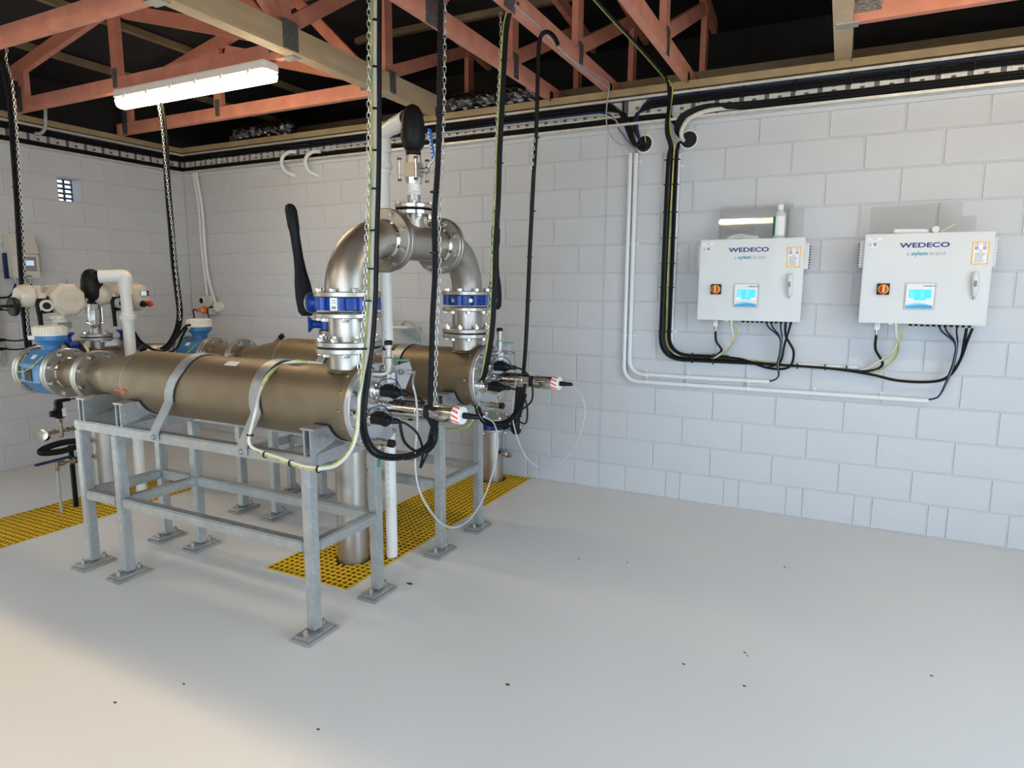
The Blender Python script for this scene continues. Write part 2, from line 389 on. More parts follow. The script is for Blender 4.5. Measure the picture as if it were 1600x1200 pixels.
# ================================================================ ROOF TRUSSES
ZC = 2.83; CH = .095; CW = .045
def nplate(par, pos, axis, w, h):
    b = MB(); x, y, z = pos
    if axis == 'x': b.box(x-.001, x+.002, y-w/2, y+w/2, z-h/2, z+h/2)
    else: b.box(x-w/2, x+w/2, y-.002, y+.001, z-h/2, z+h/2)
    b.build('nail_plate', 'nail', par, flat=True)
def member(par, name, a, c, mat='pink', h=CH, w=CW, up=(0, 0, 1)):
    b = MB(); b.bar(a, c, w, h, up); return b.build(name, mat, par, flat=True)
def jack_truss(y, s, label):                      # runs along X from a side wall to the girder
    X0 = s*4.40; XG = s*1.47; sg = -s             # sg: inward direction
    t = thing('roof_truss', (X0, y, ZC), label, 'roof truss', 'pink jack trusses')
    member(t, 'bottom_chord', (X0, y, ZC+CH/2), (XG, y, ZC+CH/2))
    xp = s*3.09
    zt_ = lambda x: 3.22+.22*(4.418-abs(x))-.10
    yb = y+.003
    member(t, 'top_chord', (X0, yb, zt_(X0)), (XG, yb, zt_(XG)), h=.09, w=.042)
    member(t, 'web', (s*4.25, yb, ZC+CH), (s*4.25, yb, zt_(4.25)-.04), h=.09, w=.04, up=(1, 0, 0))
    member(t, 'web', (xp, yb, ZC+CH), (xp, yb, zt_(3.09)-.04), h=.085, w=.04, up=(1, 0, 0))
    member(t, 'web', (s*2.98, yb+.004, zt_(3.09)-.07), (s*1.56, yb+.004, ZC+CH+.03), h=.085, w=.04)
    member(t, 'web', (s*2.2, yb-.002, zt_(2.2)-.04), (s*1.52, yb-.002, ZC+CH), h=.08, w=.036)
    for px_, w_, h_ in ((s*4.28, .07, .19), (xp, .05, .13), (s*1.56, .12, .06)):
        nplate(t, (px_, y-CW/2, ZC+(.09 if h_ > .1 else .07)), 'y', w_, h_)
    b = MB(); b.box(min(XG, XG-s*.0)-.05, XG+.05, y-.035, y+.035, ZC-.006, ZC+.002); b.build('hanger', 'galv', t, flat=True)
    return t
jack_truss(-2.33, -1, 'pink timber truss nearest the camera at upper left corner')
jack_truss(-1.48, -1, 'pink timber truss directly above the strip light')
jack_truss(-.64, -1, 'pink timber truss in the left roof corner behind the strip light')
jack_truss(-.60, 1, 'pink timber truss at upper right beyond the pale girder')
jack_truss(-1.48, 1, 'pink timber truss at far right, second from the panel wall')
jack_truss(-3.2, -1, 'pink timber truss over the middle of the room, left side')
def main_truss(x, label, chord='pink', ch=CH, cw=CW, kind='roof_truss'):  # runs along Y, bearing on the panel wall
    t = thing(kind, (x, 0, ZC), label, 'roof truss', 'trusses square to the panel wall')
    member(t, 'bottom_chord', (x, -6.35, ZC+ch/2), (x, .9, ZC+ch/2), chord, ch, cw)
    zt_ = lambda y: 3.60+.12*(.6-y)-.10
    xb = x-.003
    member(t, 'top_chord', (xb, -3.6, zt_(-3.6)), (xb, .9, zt_(.9)), h=.09, w=.042)
    for y0 in (.54, -.60, -1.56, -2.6): member(t, 'web', (xb, y0, ZC+ch*.6), (xb, y0, zt_(y0)-.04), h=.085, w=.04, up=(0, 1, 0))
    member(t, 'web', (xb-.004, -.56, ZC+ch+.03), (xb-.004, .50, zt_(.5)-.05), h=.085, w=.036)
    member(t, 'web', (xb-.004, -1.52, ZC+ch+.02), (xb-.004, -.64, zt_(-.64)-.06), h=.085, w=.036)
    member(t, 'web', (xb-.004, -1.60, ZC+ch+.02), (xb-.004, -2.54, zt_(-2.54)-.06), h=.085, w=.036)
    for y0, w_, h_ in ((-.60, .07, .15), (-1.56, .12, .16)): nplate(t, (x+cw/2, y0, ZC+ch*.62), 'x', w_, h_)
    b = MB(); b.box(x+cw/2, x+cw/2+.002, -.06, -.0, ZC-.02, ZC+.05); b.build('hanger', 'blk', t, flat=True)
    return t
main_truss(-.44, 'pink timber truss on the panel wall, nearest the pale left girder')
main_truss(0.0, 'pink timber truss in the middle with grey cables clipped along its side')
main_truss(.53, 'pink timber truss with yellow-green earth cable clipped under its edge')
main_truss(-1.43, 'girder truss with pale plywood-like bottom beam above the pipe arch', 'lvl', .14, .09, 'girder_truss')
main_truss(1.45, 'girder truss with pale bottom beam at upper right of the frame', 'lvl', .14, .09, 'girder_truss')
# foil ducts on the wall head
for i, (x0, x1, z) in enumerate(((-3.6, -2.9, 2.90), (-1.25, -.5, 2.90))):
    b = MB(); b.tube([(x0, -.02, z), ((x0+x1)/2, .0, z+.01), (x1, -.02, z)], .06, 18, n=14, rfun=lambda L, t: .062+.012*noise.noise(Vector((L*40, 1.3, .2)))-.05*max(0, t-.93)*14)
    for k, v in enumerate(b.v): b.v[k] = v+Vector((0, 1, 1))*.02*noise.noise(v*38)
    tag(b.build('foil_duct', 'foil', flat=True), ['crumpled silver foil duct on the wall head in the far left corner', 'crumpled silver foil duct on the wall head right of the pale girder'][i], 'duct')
# ================================================================ CABLE TRAYS
def tray_plate_mesh(side):
    b = MB(); w = .118; hs = .15
    # a pressed plate with three short slots and bright folded edges
    b.box(-w/2, -.012, -.004, 0, -hs/2, hs/2); b.box(.012, w/2, -.004, 0, -hs/2, hs/2)
    for z0, z1 in ((-.075, -.055), (-.035, -.018), (.002, .016), (.036, .075)): b.box(-.012, .012, -.004, 0, z0, z1)
    for xx in (-w/2, -w/2+.022, w/2-.022, w/2): b.box(xx-.002, xx+.002, -.009, 0, -hs/2, hs/2)
    if side == 'l': b.v = [Vector((-v.y, v.x, v.z)) for v in b.v]
    me = bpy.data.meshes.new('tray_plate'); me.from_pydata(b.v, [], b.f); me.materials.append(MATS['tray']); return me
tr_ = thing('cable_tray', (0, -.03, 2.58), 'galvanised cable tray along the top of the panel wall', 'cable tray')
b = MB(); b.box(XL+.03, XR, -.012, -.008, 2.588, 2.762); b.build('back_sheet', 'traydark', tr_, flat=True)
b = MB(); b.box(XL+.03, XR, -.062, -.008, 2.586, 2.590); b.box(XL+.03, XR, -.064, -.060, 2.586, 2.602); b.build('lower_lip', 'tray', tr_, flat=True)
b = MB(); b.box(XL+.03, XR, -.050, -.008, 2.764, 2.768); b.box(XL+.03, XR, -.052, -.048, 2.752, 2.768); b.build('upper_lip', 'tray', tr_, flat=True)
me = tray_plate_mesh('r'); x = XL+.13
while x < 4.3: piece('tray_plate', me, tr_, (x, -.013+.03, 2.675-2.58)); x += .15
tl_ = thing('cable_tray', (XL+.03, -2, 2.58), 'galvanised cable tray along the top of the left wall', 'cable tray')
b = MB(); b.box(XL+.008, XL+.012, YB, -.03, 2.588, 2.762); b.build('back_sheet', 'traydark', tl_, flat=True)
b = MB(); b.box(XL+.008, XL+.062, YB, -.06, 2.586, 2.590); b.box(XL+.060, XL+.064, YB, -.06, 2.586, 2.602); b.build('lower_lip', 'tray', tl_, flat=True)
b = MB(); b.box(XL+.008, XL+.050, YB, -.05, 2.764, 2.768); b.box(XL+.048, XL+.052, YB, -.05, 2.752, 2.768); b.build('upper_lip', 'tray', tl_, flat=True)
me = tray_plate_mesh('l'); y = -.13
while y > -2.4: piece('tray_plate', me, tl_, (.013-.03, y+2, 2.675-2.58)); y -= .15
# cables lying in the trays
def wob(pts, n, amp):
    out = []
    for i in range(len(pts)-1):
        a, c = Vector(pts[i]), Vector(pts[i+1])
        for k in range(n): out.append(a.lerp(c, k/n)+Vector((0, random.uniform(-amp, amp)*.5, random.uniform(-amp, amp))))
    return out+[Vector(pts[-1])]
def cable(name, pts, r, mat, label, cat='cable', group=None, n=5, seg=8):
    b = MB(); b.tube(pts, r, seg, n=n); return tag(b.build(name, mat), label, cat, group)
HX1, HX2 = .245, .545
runs = []
for i in range(4):     # left upper bundle going from the left wall round the corner to the first wall hole
    z = 2.742-.013*i; yo = -.030-.006*(i % 2)
    pts = wob([(XL-yo, -5.8, z), (XL-yo, -.12, z)], 12, .003)[:-1]+[Vector((XL-yo+.015, -.07, z)), Vector((XL+.09, yo, z))]+wob([(XL+.25, yo, z), (-.02, yo, z)], 16, .003)
    dx = .012*i
    pts += [Vector((.05+dx*.5, yo-.006, z-.015)), Vector((.105+dx, yo-.012, 2.66)), Vector((.15+dx, yo-.012, 2.56)), Vector((.19+dx*.6, yo-.006, 2.475)), Vector((HX1-.01+.008*i, -.01, 2.445)), Vector((HX1-.005+.008*i, .05, 2.44))]
    cable('tray_cable', pts, .0075, 'blk', 'black cable of the upper tray bundle bending down into the left wall hole', group='black cables from the left into the left wall hole', n=4)
for i in range(2):
    z = 2.700-.016*i
    pts = wob([(-3.0 if i == 0 else -2.4, -.034, z), (-.1, -.034, z)], 14, .002)+[Vector((-.03, -.036, z-.005)), Vector((.06, -.040, 2.64)), Vector((.11, -.036, 2.55)), Vector((.17, -.026, 2.47)), Vector((.215, -.02, 2.43)), Vector((.213, -.03, 2.40))]
    cable('tray_cable', pts, .008, ['navy', 'greycable'][i], ['dark blue cable in the upper tray curving down to the twin white conduits', 'grey cable under the blue one curving down to the twin white conduits'][i], n=4)
for i in range(3):     # lower bundle left part, black
    z = 2.613+.012*i
    pts = wob([(XL+.035, -5.8, z), (XL+.035, -.1, z)], 12, .002)[:-1]+[Vector((XL+.05, -.06, z)), Vector((XL+.1, -.034, z))]+wob([(XL+.25, -.034, z), (.40, -.034, z)], 18, .002)+[Vector((.45, -.038, z-.02)), Vector((.49, -.045, 2.54)), Vector((.50, -.03, 2.49))]
    cable('tray_cable', pts, .0075, 'blk', 'black cable on the lower lip of the tray left of the wall holes', group='black cables on the lower tray lip', n=4)
cable('tray_cable', wob([(-2.55, -.042, 2.655), (.38, -.042, 2.652)], 16, .002), .006, 'whitecable', 'cream cable along the tray above the lower black cables', n=4)
for i in range(5):     # right upper bundle
    z = 2.742-.0115*i; yo = -.032-.005*(i % 2)
    pts = [Vector((HX1+.004+.006*i, .05, 2.45)), Vector((HX1+.004+.004*i, -.012, 2.46)), Vector((.225-.006*i, -.04, 2.56)), Vector((.228-.004*i, -.046, 2.65)), Vector((.29, -.044, z-.012))]+wob([(.38, yo, z), (XR, yo, z)], 20, .003)
    cable('tray_cable', pts, .0075, 'blk' if i else 'navy', 'black cable of the upper tray bundle running right from the left wall hole' if i else 'dark blue cable on top of the upper tray bundle, right part', group='black cables running right in the upper tray' if i else None, n=4)
for i in range(5):     # right lower bundle, rising out of the second hole
    z = 2.608+.011*i; yo = -.036-.006*(i % 2)
    pts = [Vector((HX2-.02+.004*i, .05, 2.47)), Vector((HX2-.025-.004*i, -.02, 2.49)), Vector((.515-.008*i, -.06, 2.54)), Vector((.56-.008*i, -.066, 2.605+.003*i)), Vector((.66, -.06, 2.634+.006*i)), Vector((.80, -.05, 2.63+.006*i))]+wob([(1.0, yo, z), (XR, yo, z)], 18, .002)
    cable('tray_cable', pts, .0075, 'blk', 'black cable rising from the right wall hole into the lower tray bundle', group='black cables from the right wall hole', n=4)
cable('tray_cable', [(HX2-.01, .05, 2.46), (HX2-.02, -.03, 2.475), (.53, -.065, 2.52), (.575, -.075, 2.58), (.66, -.07, 2.615), (.76, -.05, 2.628), (.86, -.028, 2.63), (.95, -.024, 2.63)], .014, 'whitecable', 'thick cream cable curving up out of the right wall hole')
for k, x in enumerate((.12, .62, .9, 1.2, 1.5, 1.8, 2.1, 2.4)):
    b = MB(); b.box(x-.004, x+.004, -.052, -.02, 2.685, 2.755, .002); b.build('cable_tie', 'blkplastic', tr_, flat=True)
# wall holes with white collars
for i, hx in enumerate((HX1, HX2)):
    t = thing('wall_sleeve', (hx, 0, 2.43), ['white round pipe sleeve through the wall above the twin conduits', 'white round pipe sleeve through the wall above the black cable drop'][i], 'pipe sleeve', 'pipe sleeves in the panel wall')
    b = MB(); b.ring((hx+.02, .0, 2.467), (0, -1, 0), .062, .053, .012, 32); b.build('collar', 'pvc', t)
    b = MB(); b.disc((hx+.02, .001, 2.467), (0, -1, 0), .054, .002, 32, .0005); b.build('opening', 'gasket', t)  # shade inside the sleeve, painted as a flat black disc
# strip lights
def strip_light(x0, x1, y, z, label):
    t = thing('strip_light', ((x0+x1)/2, y, z), label, 'strip light', 'strip lights')
    b = MB(); b.box(x0-.008, x1+.008, y-.062, y+.062, z+.032, z+.095, .012); b.build('housing', 'lampwhite', t)
    b = MB(); b.prism([(y-.052, z+.031), (y-.052, z+.018), (y-.042, z-.010), (y-.02, z-.020), (y+.02, z-.020), (y+.042, z-.010), (y+.052, z+.018), (y+.052, z+.031)], 0, x0, x1); b.build('diffuser', 'tube', t)
    for k in range(6):
        xx = x0+.12+(x1-x0-.24)*k/5; b = MB(); b.box(xx-.012, xx+.012, y-.068, y-.055, z+.026, z+.058, .003); b.build('clip', 'white', t)
    return t
strip_light(-3.02, -1.60, -1.51, 2.725, 'lit white strip light fixed under the truss at upper left')
strip_light(1.6, 3.02, -1.51, 2.725, 'added fill strip light right of the camera view above the panels')  # unseen lamp, added to brighten the panel wall
strip_light(-.72, .70, -4.9, 2.725, 'lit white strip light behind the camera over the middle of the room')
strip_light(-3.02, -1.60, -4.9, 2.725, 'added warm fill strip light behind the camera on the left')  # unseen lamp, added to warm the left floor and wall
# ================================================================ PIPEWORK HELPERS
bolts = {}
def bolt(par, pos, d, r=.013, t=.012, mat='bright', name='bolt', stud=0):
    d = Vector(d).normalized(); k = (tuple(round(c, 3) for c in d), r, t, mat, stud)
    if k not in bolts:
        b = MB(); b.lathe((0, 0, 0), d, [(0, r*1.25), (.003, r*1.25)], 14); b.hexa(d*.003, d, r, t)
        if stud: b.cyl(d*t, d*(t+stud), r*.55, 8)
        me = bpy.data.meshes.new('bolt'); me.from_pydata(b.v, [], b.f); me.materials.append(MATS[mat]); bolts[k] = me
    return piece(name, bolts[k], par, Vector(pos)-ORG[par.name])
def bolt_ring(par, o, d, R, n, ph=0, **k):
    d = Vector(d).normalized(); o = Vector(o)
    a = Vector((0, 0, 1)) if abs(d.z) < .5 else Vector((1, 0, 0)); a = (a-d*a.dot(d)).normalized(); c = d.cross(a)
    for i in range(n):
        an = 2*math.pi*(i+ph)/n; bolt(par, o+(a*math.cos(an)+c*math.sin(an))*R, d, **k)
PR, FR, FT = .084, .141, .022
def flange(par, o, d, mat='steel', r=FR, t=FT, name='flange'):
    b = MB(); b.disc(o, d, r, t, 48); return b.build(name, mat, par)
def elbow_pts(c, a, e, R, n=14):                     # quarter bend about centre c from c+a*R to c+e*R
    return [Vector(c)+Vector(a)*(R*math.cos(t))+Vector(e)*(R*math.sin(t)) for t in [math.pi/2*i/n for i in range(n+1)]]
AX, YN, YF, ZA = -.335, -2.36, -1.365, .993           # riser x, reactor axis rows, axis height
# ================================================================ UV REACTORS (built once, copied)
def reactor(label):
    t = thing('uv_reactor', (-1.1, YN, ZA-.165), label, 'UV reactor', 'stainless UV reactors on galvanised frames')
    b = MB(); b.lathe((-2.116, YN, ZA), (1, 0, 0), [(0, PR), (.05, PR), (.10, PR+.006), (.41, .160), (.43, .162), (1.876, .162)], 64); b.build('shell', 'shell', t, 25)
    for x, r in ((-1.69, .1632), (-2.055, .0865)): b = MB(); b.lathe((x-.003, YN, ZA), (1, 0, 0), [(0, r-.001), (.003, r), (.006, r-.001)], 48, cap=False); b.build('weld_seam', 'dullsteel', t)
    f = flange(t, (-2.138, YN, ZA), (1, 0, 0), 'dullsteel', name='inlet_flange')
    bolt_ring(t, (-2.116, YN, ZA), (1, 0, 0), .118, 8, .5, r=.015, t=.014)
    b = MB(); b.disc((-.246, YN, ZA), (1, 0, 0), .180, .026, 64); b.build('end_flange', 'shell', t)
    b = MB(); b.disc((-.218, YN, ZA), (1, 0, 0), .184, .028, 64); b.build('cover_plate', 'plate_alu', t)
    bolt_ring(t, (-.190, YN, ZA), (1, 0, 0), .166, 14, .5, r=.010, t=.009)
    bolt_ring(t, (-.246, YN, ZA), (-1, 0, 0), .170, 14, .5, r=.006, t=.008)
    # outlet branch on top
    b = MB(); b.cyl((AX, YN, ZA+.10), (AX, YN, 1.222), PR, 48); b.build('outlet_branch', 'steel', t)
    b = MB(); b.lathe((AX, YN, ZA+.142), (0, 0, 1), [(0, PR+.012), (.012, PR)], 40, cap=False); b.build('weld_seam', 'shell', t)
    flange(t, (AX, YN, 1.216), (0, 0, 1), 'steel', name='outlet_flange')
    bolt_ring(t, (AX, YN, 1.216), (0, 0, -1), .119, 8, .25, r=.014, t=.012)
    # two lamp plugs
    for (y, z) in ((-2.385, 1.062), (-2.45, .958)):
        b = MB(); b.lathe((-.19, y, z), (1, 0, 0), [(0, .040), (.014, .040), (.016, .034), (.026, .034), (.03, .028), (.05, .026)], 28); g = b.build('lamp_gland', 'bright', t)
        for k in range(6):
            an = k*math.pi/3+.3; bolt(g, (-.176, y+.033*math.cos(an), z+.033*math.sin(an)), (1, 0, 0), r=.004, t=.005)
        b = MB(); b.lathe((-.142, y, z), (1, 0, 0), [(0, .021), (.004, .024), (.050, .024), (.052, .028), (.066, .028), (.068, .021), (.082, .019), (.088, .014), (.125, .011), (.13, .008)], 10); pl_ = b.build('lamp_plug', 'blkplastic', t, 30)
        b = MB(); b.tube([(-.16, y-.028, z+.01), (-.13, y-.02, z+.05), (-.08, y-.005, z+.055), (-.045, y-.012, z+.03), (-.03, y-.01, z-.01)], .0022, 6); b.build('retainer_cord', 'navy', pl_)
        bb = MB(); bb.box(-.13, -.09, y-.012, y+.012, z+.020, z+.032, .003); bb.build('plug_latch', 'blk', pl_)
    # wiper drive, a long stepped cylinder with a striped end
    y, z = YN, ZA-.003
    b = MB(); b.lathe((-.19, y, z), (1, 0, 0), [(0, .030), (.075, .030), (.078, .036), (.19, .036), (.191, .0372), (.215, .0372), (.216, .036), (.255, .036)], 36); dr = b.build('wiper_drive', 'bright', t)
    b = MB(); b.lathe((.065, y, z), (1, 0, 0), [(0, .030), (.028, .030)], 28); b.build('drive_neck', 'gasket', dr)
    b = MB(); b.lathe((.092, y, z), (1, 0, 0), [(0, .034), (.004, .036), (.105, .036)], 36); b.build('drive_motor', 'bright', dr)
    b = MB(); b.lathe((.197, y, z), (1, 0, 0), [(0, .0365), (.034, .0365), (.038, .034)], 36); b.build('drive_end', 'white', dr)
    for k in range(11):                               # slanted red stripes
        vs = []; fs = []
        for i in range(7):
            for s in (0, 1):
                an = 2*math.pi*(k/11)+s*.26+i*.055; vs.append((.198+.032*i/6, y+.0372*math.cos(an), z+.0372*math.sin(an)))
        for i in range(6): fs.append((2*i, 2*i+1, 2*i+3, 2*i+2))
        bb = MB(); bb.add(vs, fs); bb.build('warning_stripe', 'redmark', dr)
    b = MB(); b.box(-.10, .05, y-.013, y+.013, z+.0345, z+.0375); b.build('slot_cover', 'blk', dr, flat=True)
    b = MB(); b.lathe((.233, y, z), (1, 0, 0), [(0, .013), (.03, .013), (.032, .011), (.065, .010), (.075, .006)], 14); b.build('drive_plug', 'blkplastic', dr)
    # vent elbow and green-handled sample cock on top of the cover
    b = MB(); b.tube([(-.20, -2.375, 1.13), (-.155, -2.365, 1.13), (-.135, -2.357, 1.138), (-.13, -2.355, 1.155), (-.13, -2.355, 1.20)], .015, 12, n=4)
    b.lathe((-.13, -2.355, 1.17), (0, 0, 1), [(0, .02), (.03, .02), (.032, .013), (.07, .013), (.072, .019), (.085, .019)], 14); sc = b.build('sample_cock', 'dullsteel', t)
    b = MB(); b.lathe((-.13, -2.355, 1.252), (0, 0, 1), [(0, .017), (.018, .018), (.022, .012)], 14); b.build('cap', 'blkplastic', sc)
    b = MB(); b.bar((-.12, -2.36, 1.192), (-.08, -2.285, 1.188), .016, .006); b.bar((-.122, -2.36, 1.205), (-.122, -2.36, 1.18), .012, .012, (1, 0, 0)); b.build('green_lever', 'green', sc)
    # tag hanging beside the plug
    b = MB(); b.box(-.125, -.123, -2.375, -2.325, 1.095, 1.135); lt = b.build('lamp_tag', 'paper', t, flat=True)
    b = MB(); b.box(-.1225, -.122, -2.365, -2.345, 1.112, 1.12); b.build('tag_print', 'amber', lt, flat=True)
    # sensor bracket plate, bent forward
    b = MB(); b.prism([(-2.27, 1.155), (-2.165, 1.165), (-2.145, 1.12), (-2.20, 1.045), (-2.25, 1.06)], 0, -.165, -.161); br = b.build('sensor_bracket', 'plate_alu', t)
    b = MB(); b.prism([(-2.34, 1.158), (-2.27, 1.155), (-2.25, 1.06), (-2.33, 1.11)], 0, -.188, -.184); b.bar((-.186, -2.27, 1.106), (-.163, -2.27, 1.106), .005, .09); b.build('bracket_tab', 'plate_alu', br)
    b = MB(); b.lathe((-.161, -2.17, 1.118), (1, 0, 0), [(0, .011), (.012, .011), (.013, .008), (.03, .008)], 12); b.build('sensor_gland', 'bright', br)
    b = MB(); b.lathe((-.161, -2.232, 1.125), (1, 0, 0), [(0, .014), (.008, .014), (.010, .009), (.016, .009)], 6); b.build('sensor_nut', 'dullsteel', br)
    # drain cock at the bottom
    b = MB(); b.lathe((-.19, -2.395, .846), (1, 0, 0), [(0, .010), (.02, .010), (.021, .017), (.05, .018), (.052, .013), (.07, .013), (.071, .016), (.085, .016)], 14); b.lathe((-.15, -2.395, .846), (0, -.4, -1), [(0, .008), (.03, .008)], 10); dc = b.build('drain_cock', 'brass', t)
    b = MB(); b.lathe((-.105, -2.395, .846), (1, 0, 0), [(0, .018), (.02, .018), (.024, .014)], 8); b.build('cap', 'blkplastic', dc)
    b = MB(); b.bar((-.148, -2.41, .815), (-.145, -2.42, .745), .016, .006, (1, 0, 0)); b.build('green_lever', 'green', dc)
    bolt(t, (-.19, -2.30, .90), (1, 0, 0), r=.012, t=.018); bolt(t, (-.19, -2.25, .93), (1, 0, 0), r=.009, t=.012)
    # top vent near the cone
    b = MB(); b.cyl((-1.93, YN+.06, ZA+.09), (-1.86, YN+.085, ZA+.155), .014, 14); pv = b.build('vent_stub', 'shell', t)
    b = MB(); b.cyl((-1.868, YN+.083, ZA+.15), (-1.845, YN+.09, ZA+.17), .018, 12); b.build('cap', 'blkplastic', pv)
    return t
rea = reactor('near stainless UV reactor on the frame closest to camera')
# direction arrow and paper sticker on the near reactor only
fp = lambda x, an, r=.1632: (x, YN+r*math.cos(an), ZA+r*math.sin(an))
rea2 = tree_copy(rea, loc=(-1.1, YF, ZA-.165), label='far stainless UV reactor on the second frame near the panel wall')
b = MB(); an = math.radians(193); rr = .1585
fa = lambda x, dz: (x, YN-math.sqrt(max(0, .1605**2-(dz-.0)**2)), ZA+dz)
b.add([fa(-1.735, -.03), fa(-1.665, -.033), fa(-1.665, -.027), fa(-1.735, -.022), fa(-1.675, -.043), fa(-1.645, -.030), fa(-1.675, -.018)], [(0, 1, 2, 3), (4, 5, 6)]); b.v = [v+Vector((0, -.004, 0)) for v in b.v]
b.build('flow_arrow', 'redmark', rea, flat=True)
b = MB(); vs = [fp(x, a) for x in (-1.01, -.93) for a in (math.radians(112), math.radians(118), math.radians(124))]; b.add(vs, [(0, 1, 4, 3), (1, 2, 5, 4)]); b.build('paper_sticker', 'paper', rea, flat=True)
# ================================================================ SUPPORT FRAMES
def frame(label):
    t = thing('support_frame', (-1.18, YN, 0), label, 'frame', 'galvanised reactor frames')
    y0, y1 = YN-.215, YN+.215; LX = (-1.957, -1.657, -.388); h = .025
    for x in LX:
        for y in (y0, y1):
            b = MB(); b.box(x-h, x+h, y-h, y+h, .035, .752, .006); b.build('leg', 'galv', t)
            b = MB(); b.box(x-.052, x+.052, y-.092, y+.092, .0, .016, .002); g = b.build('grout_pad', 'grout', t)
            b = MB(); b.box(x-.042, x+.042, y-.08, y+.08, .016, .028, .002); fpz = b.build('foot_plate', 'galv', t)
            for s in (-1, 1): bolt(fpz, (x, y+s*.055, .028), (0, 0, 1), r=.012, t=.014, mat='dullsteel', stud=.012)
    for y in (y0, y1):
        b = MB(); b.box(LX[0]-h, LX[2]+h, y-h, y+h, .752, .802, .006); b.build('top_rail', 'galv', t)
        for a, c in ((LX[0]+h, LX[1]-h), (LX[1]+h, LX[2]-h)):
            b = MB(); b.box(a, c, y-h, y+h, .377, .427, .006); b.build('mid_rail', 'galv', t)
    for x in LX:
        b = MB(); b.box(x-h, x+h, y0+h, y1-h, .752, .802, .006); b.build('cross_rail', 'galv', t)
        b = MB(); b.box(x-h, x+h, y0+h, y1-h, .377, .427, .006); b.build('cross_rail', 'galv', t)
    # cradles: two plates, an open slot at the ends and a bent cap strip with rubber
    for x, R in ((-1.905, .118), (-1.60, .168), (-.365, .168)):
        y0_, y1_ = y0-h, y1+h; zt_ = .912
        cx = R+.004; ang0 = math.asin(min(1, (ZA-zt_)/cx)); hw = min(cx*math.cos(ang0), .19) if (ZA-zt_) < cx else .05
        arc = []
        n = 14
        for i in range(n+1):
            a = -math.pi+ang0+(math.pi-2*ang0)*i/n; arc.append((YN+cx*math.cos(a), max(.815, ZA+cx*math.sin(a))))
        top = [(y0_, zt_)]+arc+[(y1_, zt_)]
        poly = [(y0_, .803)]+top+[(y1_, .803)]
        for s in (-1, 1):
            b = MB(); b.prism(poly, 0, x+s*.017-.004, x+s*.017+.004); b.build('cradle_plate', 'galv', t)
        b = MB(); vs = []; fs = []
        for (yy, zz) in top:
            for dx, dz in ((-.036, 0), (.036, 0), (.036, .009), (-.036, .009)): vs.append((x+dx, yy, zz+dz*.9))
        for i in range(len(top)-1):
            for k in range(4): fs.append((4*i+k, 4*i+(k+1) % 4, 4*i+4+(k+1) % 4, 4*i+4+k))
        fs += [(3, 2, 1, 0), tuple(4*(len(top)-1)+k for k in range(4))]
        b.add(vs, fs); b.build('cradle_cap', 'galv', t, 25)
        b = MB(); vs = []; fs = []
        for (yy, zz) in arc:
            for dx, dz in ((-.044, 0), (.044, 0), (.044, .006), (-.044, .006)): vs.append((x+dx, yy, zz+.006+dz))
        for i in range(len(arc)-1):
            for k in range(4): fs.append((4*i+k, 4*i+(k+1) % 4, 4*i+4+(k+1) % 4, 4*i+4+k))
        b.add(vs, fs); b.build('rubber_pad', 'gasket', t)
    # hold-down straps bent over the shell
    for xt, xb in ((-1.265, -1.325), (-.735, -.738)):
        R = .1655; a0 = math.radians(198); yb = y0-h-.004
        pts = [(xb, yb, .765)]
        pts.append((xb, yb, .80))
        for i in range(21):
            a = math.radians(200)-math.radians(220)*i/20; k = min(1, i/5); pts.append((xb+(xt-xb)*k, YN+R*math.cos(a), ZA+R*math.sin(a)))
        pts += [(xt, y1+h+.004, .80), (xt, y1+h+.004, .765)]
        for nm, w, off, th, mat in (('hold_down_strap', .030, .0, .006, 'galv'), ('strap_liner', .036, -.0035, .003, 'gasket')):
            b = MB(); vs = []; fs = []
            pp = [Vector(p) for p in pts]
            if nm == 'strap_liner': pp = pp[2:-2]
            for i, p in enumerate(pp):
                tt = (pp[min(i+1, len(pp)-1)]-pp[max(i-1, 0)]); tt.x = 0; tt.normalize(); nn = Vector((0, -tt.z, tt.y))
                if nn.dot(p-Vector((p.x, YN, ZA-.2))) < 0: nn = -nn
                for sx, sn in ((-1, off), (1, off), (1, off+th), (-1, off+th)): vs.append(p+Vector((sx*w, 0, 0))+nn*sn)
            for i in range(len(pp)-1):
                for k in range(4): fs.append((4*i+k, 4*i+(k+1) % 4, 4*i+4+(k+1) % 4, 4*i+4+k))
            fs += [(3, 2, 1, 0), tuple(4*(len(pp)-1)+k for k in range(4))]
            b.add(vs, fs); s = b.build(nm, mat, t, 25)
            if nm == 'hold_down_strap':
                bolt(s, (xb, yb-.006, .782), (0, -1, 0), r=.011, t=.009, mat='dullsteel')
    return t
fr1 = frame('near galvanised steel frame carrying the closest UV reactor')
fr2 = tree_copy(fr1, loc=(-1.18, YF, 0), label='far galvanised steel frame carrying the second UV reactor')
